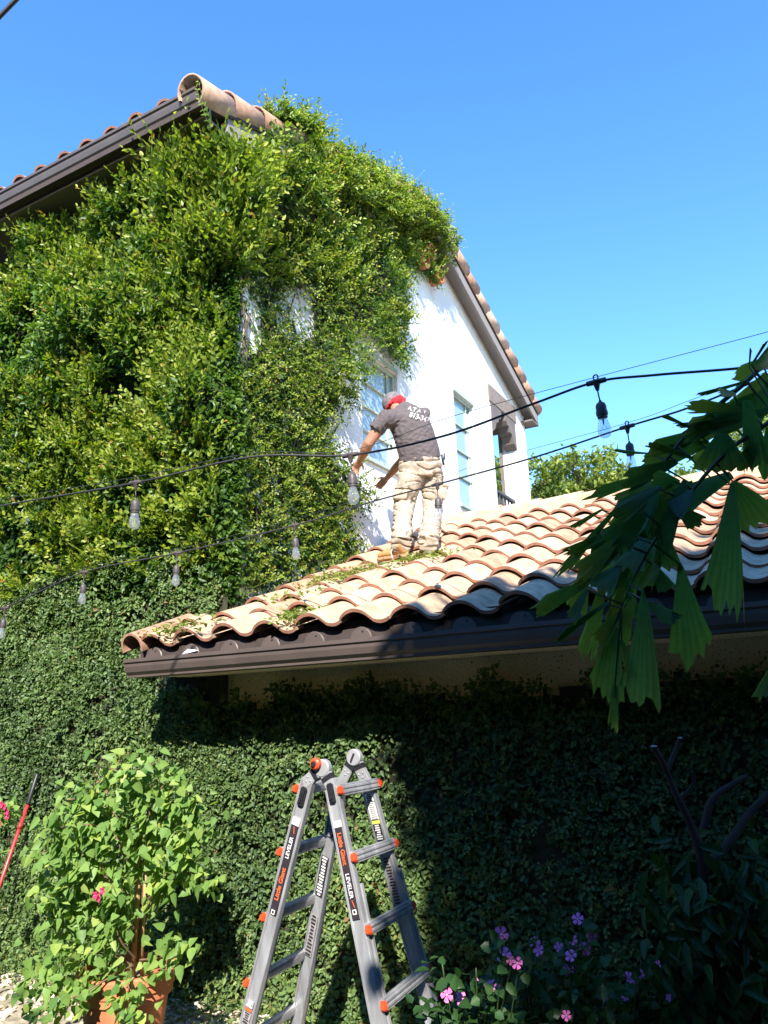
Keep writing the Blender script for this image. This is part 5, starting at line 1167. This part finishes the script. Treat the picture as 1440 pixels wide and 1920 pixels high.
# shirt
fold = lambda f1, f2, a1, a2: (lambda c: a1 * (mnoise.noise(c * f1) + .6 * mnoise.noise(Vector((c.x * f2, c.y * f2, c.z * f2 * .5)) + Vector((5, 2, 1)))) + a2 * abs(mnoise.noise(c * f2 * 1.7)) * -1)
s_ = MB(); hem = J(789, 866, 7.48)
etube(s_, [hem, waist, J(781, 832, 7.49), mid_, J(770, 800, 7.51), chest, J(754, 773, 7.54), J(748, 765, 7.56)], [.212, .212, .205, .205, .205, .205, .165, .10], [.150, .150, .150, .155, .150, .135, .11, .09], wv)
s_.tube([chest + (shL - chest) * .35, shL, J(712, 797, 7.39), J(704, 808, 7.385)], [.105, .094, .084, .082], 14)
s_.tube([chest + (shR - chest) * .3, shR, J(790, 800, 7.70), J(785, 815, 7.72)], [.11, .098, .084, .078], 14)
shirt = voxel(s_, 'shirt', .0085, M['shirt'], man, 7, fold(6, 13, .007, .016))
# trousers
t_ = MB()
etube(t_, [J(787, 858, 7.48), pel, J(789, 893, 7.48)], [.200, .222, .205], [.145, .160, .15], wv)
def leg(hip, knee, ank, r):
    bag = [hip, hip + (knee - hip) * .5, knee, knee + (ank - knee) * .35, knee + (ank - knee) * .62, knee + (ank - knee) * .75, knee + (ank - knee) * .82, knee + (ank - knee) * .90, knee + (ank - knee) * 1.05]
    t_.tube(bag, [r[0], r[1], r[2], r[3], r[3] * .96, r[3] * 1.10, r[3] * 1.0, r[3] * 1.08, r[3] * .92], 16)
leg(hipL, kneeL, ankL, (.125, .118, .104, .094)); leg(hipR, kneeR, ankR, (.122, .112, .098, .092))
pk = J(752, 922, 7.36); tt = _unit(kneeL - hipL); t_.obox(pk, tt, camr, np.cross(tt, camr), .075, .065, .055)
pk2 = J(832, 922, 7.46); t_.obox(pk2, tt, camf, np.cross(tt, camf), .07, .05, .03)
voxel(t_, 'trousers', .0085, M['trousers'], man, 5, lambda c: .010 * mnoise.noise(c * 6) - .060 * max(0, .30 - abs(mnoise.noise(Vector((c.x * 6 + c.z * 7, c.y * 6 - c.z * 4, c.z * 11)))) * 2.4) + (.014 * mnoise.noise(Vector((c.x * 5, c.y * 5, c.z * 38))) if c.z < lh[2] + .34 else 0))
m = MB(); m.obox(pk - camf * .062 + np.array([0, 0, .055]), tt, camr, camf, .022, .072, .006); m.build('pocket_flap', M['trousers'], man, bevel=.004)
m = MB(); m.tube([J(828, 852, 7.36), J(832, 872, 7.36)], [.010, .012], 8); m.tube([J(833, 850, 7.37), J(833, 862, 7.36)], [.008, .008], 8); m.build('hand_tool', M['black'], man, smooth=True)
# boots
for hl, te, an in ((lh, lt, ankL), (rh, rt_, ankR)):
    d = _unit(te - hl); d = _unit(d * [1, 1, 1]); sd2 = _unit(np.cross(d, [0, 0, 1])); up = np.cross(sd2, d)
    m = MB(); m.tube([hl + up * .05 + d * .045, an + d * .03 - [0, 0, .02], an + d * .01 + [0, 0, .05]], [.048, .046, .044], 14)
    etube(m, [hl + up * .045, hl + d * .06 + up * .058, hl + d * .13 + up * .052, hl + d * .21 + up * .042, hl + d * .275 + up * .036], [.040, .046, .046, .050, .034], [.040, .055, .048, .036, .024], sd2)
    bt = voxel(m, 'boot', .006, M['boot'], man, 4)
    m = MB(); pr = [(-.01, .0), (.0, .034), (.06, .036), (.14, .034), (.21, .050), (.27, .042), (.298, .0), (.27, -.042), (.21, -.050), (.14, -.034), (.06, -.036), (.0, -.034)]
    m.prism([hl + d * a_ + sd2 * c_ - up * .012 for a_, c_ in pr], (0, 0, 0), up * .026); m.build('sole', M['sole'], bt, bevel=.004)
m = MB(); lc = J(735, 1030, dL - .06); m.tube([lc, lc + [0, -.02, -.03], J(736, 1047, dL - .1)], .004, 6); m.build('lace', M['flower_eye'], man)
# cap and bandana
m = MB(); R1 = RH; m.ell(head + hu * .012 - hf * .004, (.112, .090, .112), 20, 14, R1)
cp = m.build('cap', M['cap'], man, smooth=True)
bm = bmesh.new(); bm.from_mesh(cp.data); cut = Vector(head - hu * .018); bmesh.ops.bisect_plane(bm, geom=bm.verts[:] + bm.edges[:] + bm.faces[:], plane_co=cut, plane_no=Vector(hu + hf * .25).normalized(), clear_inner=True); bm.to_mesh(cp.data); bm.free()
m = MB(); ring = []
for k in range(29):
    a = 2 * math.pi * k / 28; ring.append(head - hu * .018 + hf * (-.002 + .108 * math.cos(a)) + hs * .088 * math.sin(a) + hu * (.020 * -math.cos(a) - .01))
m.tube(ring, .016, 10); m.ell(head - hf * .022 - hu * .022, (.104, .092, .062), 18, 12, RH); m.ell(head - hf * .10 - hu * .03, (.03, .035, .03), 10, 8, RH); m.ell(head - hf * .10 - hu * .065, (.016, .03, .04), 10, 8, RH)
voxel(m, 'bandana', .006, M['bandana'], man, 3, lambda c: .006 * mnoise.noise(c * 40))
# lettering on the back of the shirt, laid onto the cloth
bvh = BVHTree.FromPolygons([v.co for v in shirt.data.vertices], [tuple(p.vertices) for p in shirt.data.polygons])
def shirt_text(body, px, py, qx, qy, hpx, bold=.012, dep=7.2):
    a = J(px, py, dep); c = J(qx, qy, dep); ex = _unit(c - a); ey = _unit(np.array(RM[:, 1]) - ex * (RM[:, 1] @ ex)); o = text_mesh(body, 1.0, (0, 0, 0), (1, 0, 0), (0, 1, 0), M['white'], man, 'back_print', bold=bold)
    w = max(v.co.x for v in o.data.vertices); h = max(v.co.y for v in o.data.vertices); sx = np.linalg.norm(c - a) / w; sy = hpx * dep / FP / h
    ts = np.linspace(0, 1, 9); ds = []
    for q in ts:                                   # distance to the cloth sampled along the line of print
        p = a + (c - a) * q + ey * hpx * .5 * dep / FP; d = _unit(p - CAMP); loc, nr_, idx, dist = bvh.ray_cast(Vector(p - d * .3), Vector(d)); ds.append(np.nan if loc is None else dist - .3)
    ds = np.array(ds); ok = ~np.isnan(ds); pf = np.polyfit(ts[ok], ds[ok], 2)
    for v in o.data.vertices:
        q = v.co.x / w; p = a + ex * v.co.x * sx + ey * v.co.y * sy; d = _unit(p - CAMP); v.co = Vector(p + d * (np.polyval(pf, q) - .024))
    return o
shirt_text('A.T.A-T', 764, 768, 798, 778, 8); shirt_text('TREE', 776, 772.5, 796, 779.5, 0.8) if False else None
shirt_text('813-347', 767, 781, 804, 793, 10, bold=.02)
m = None
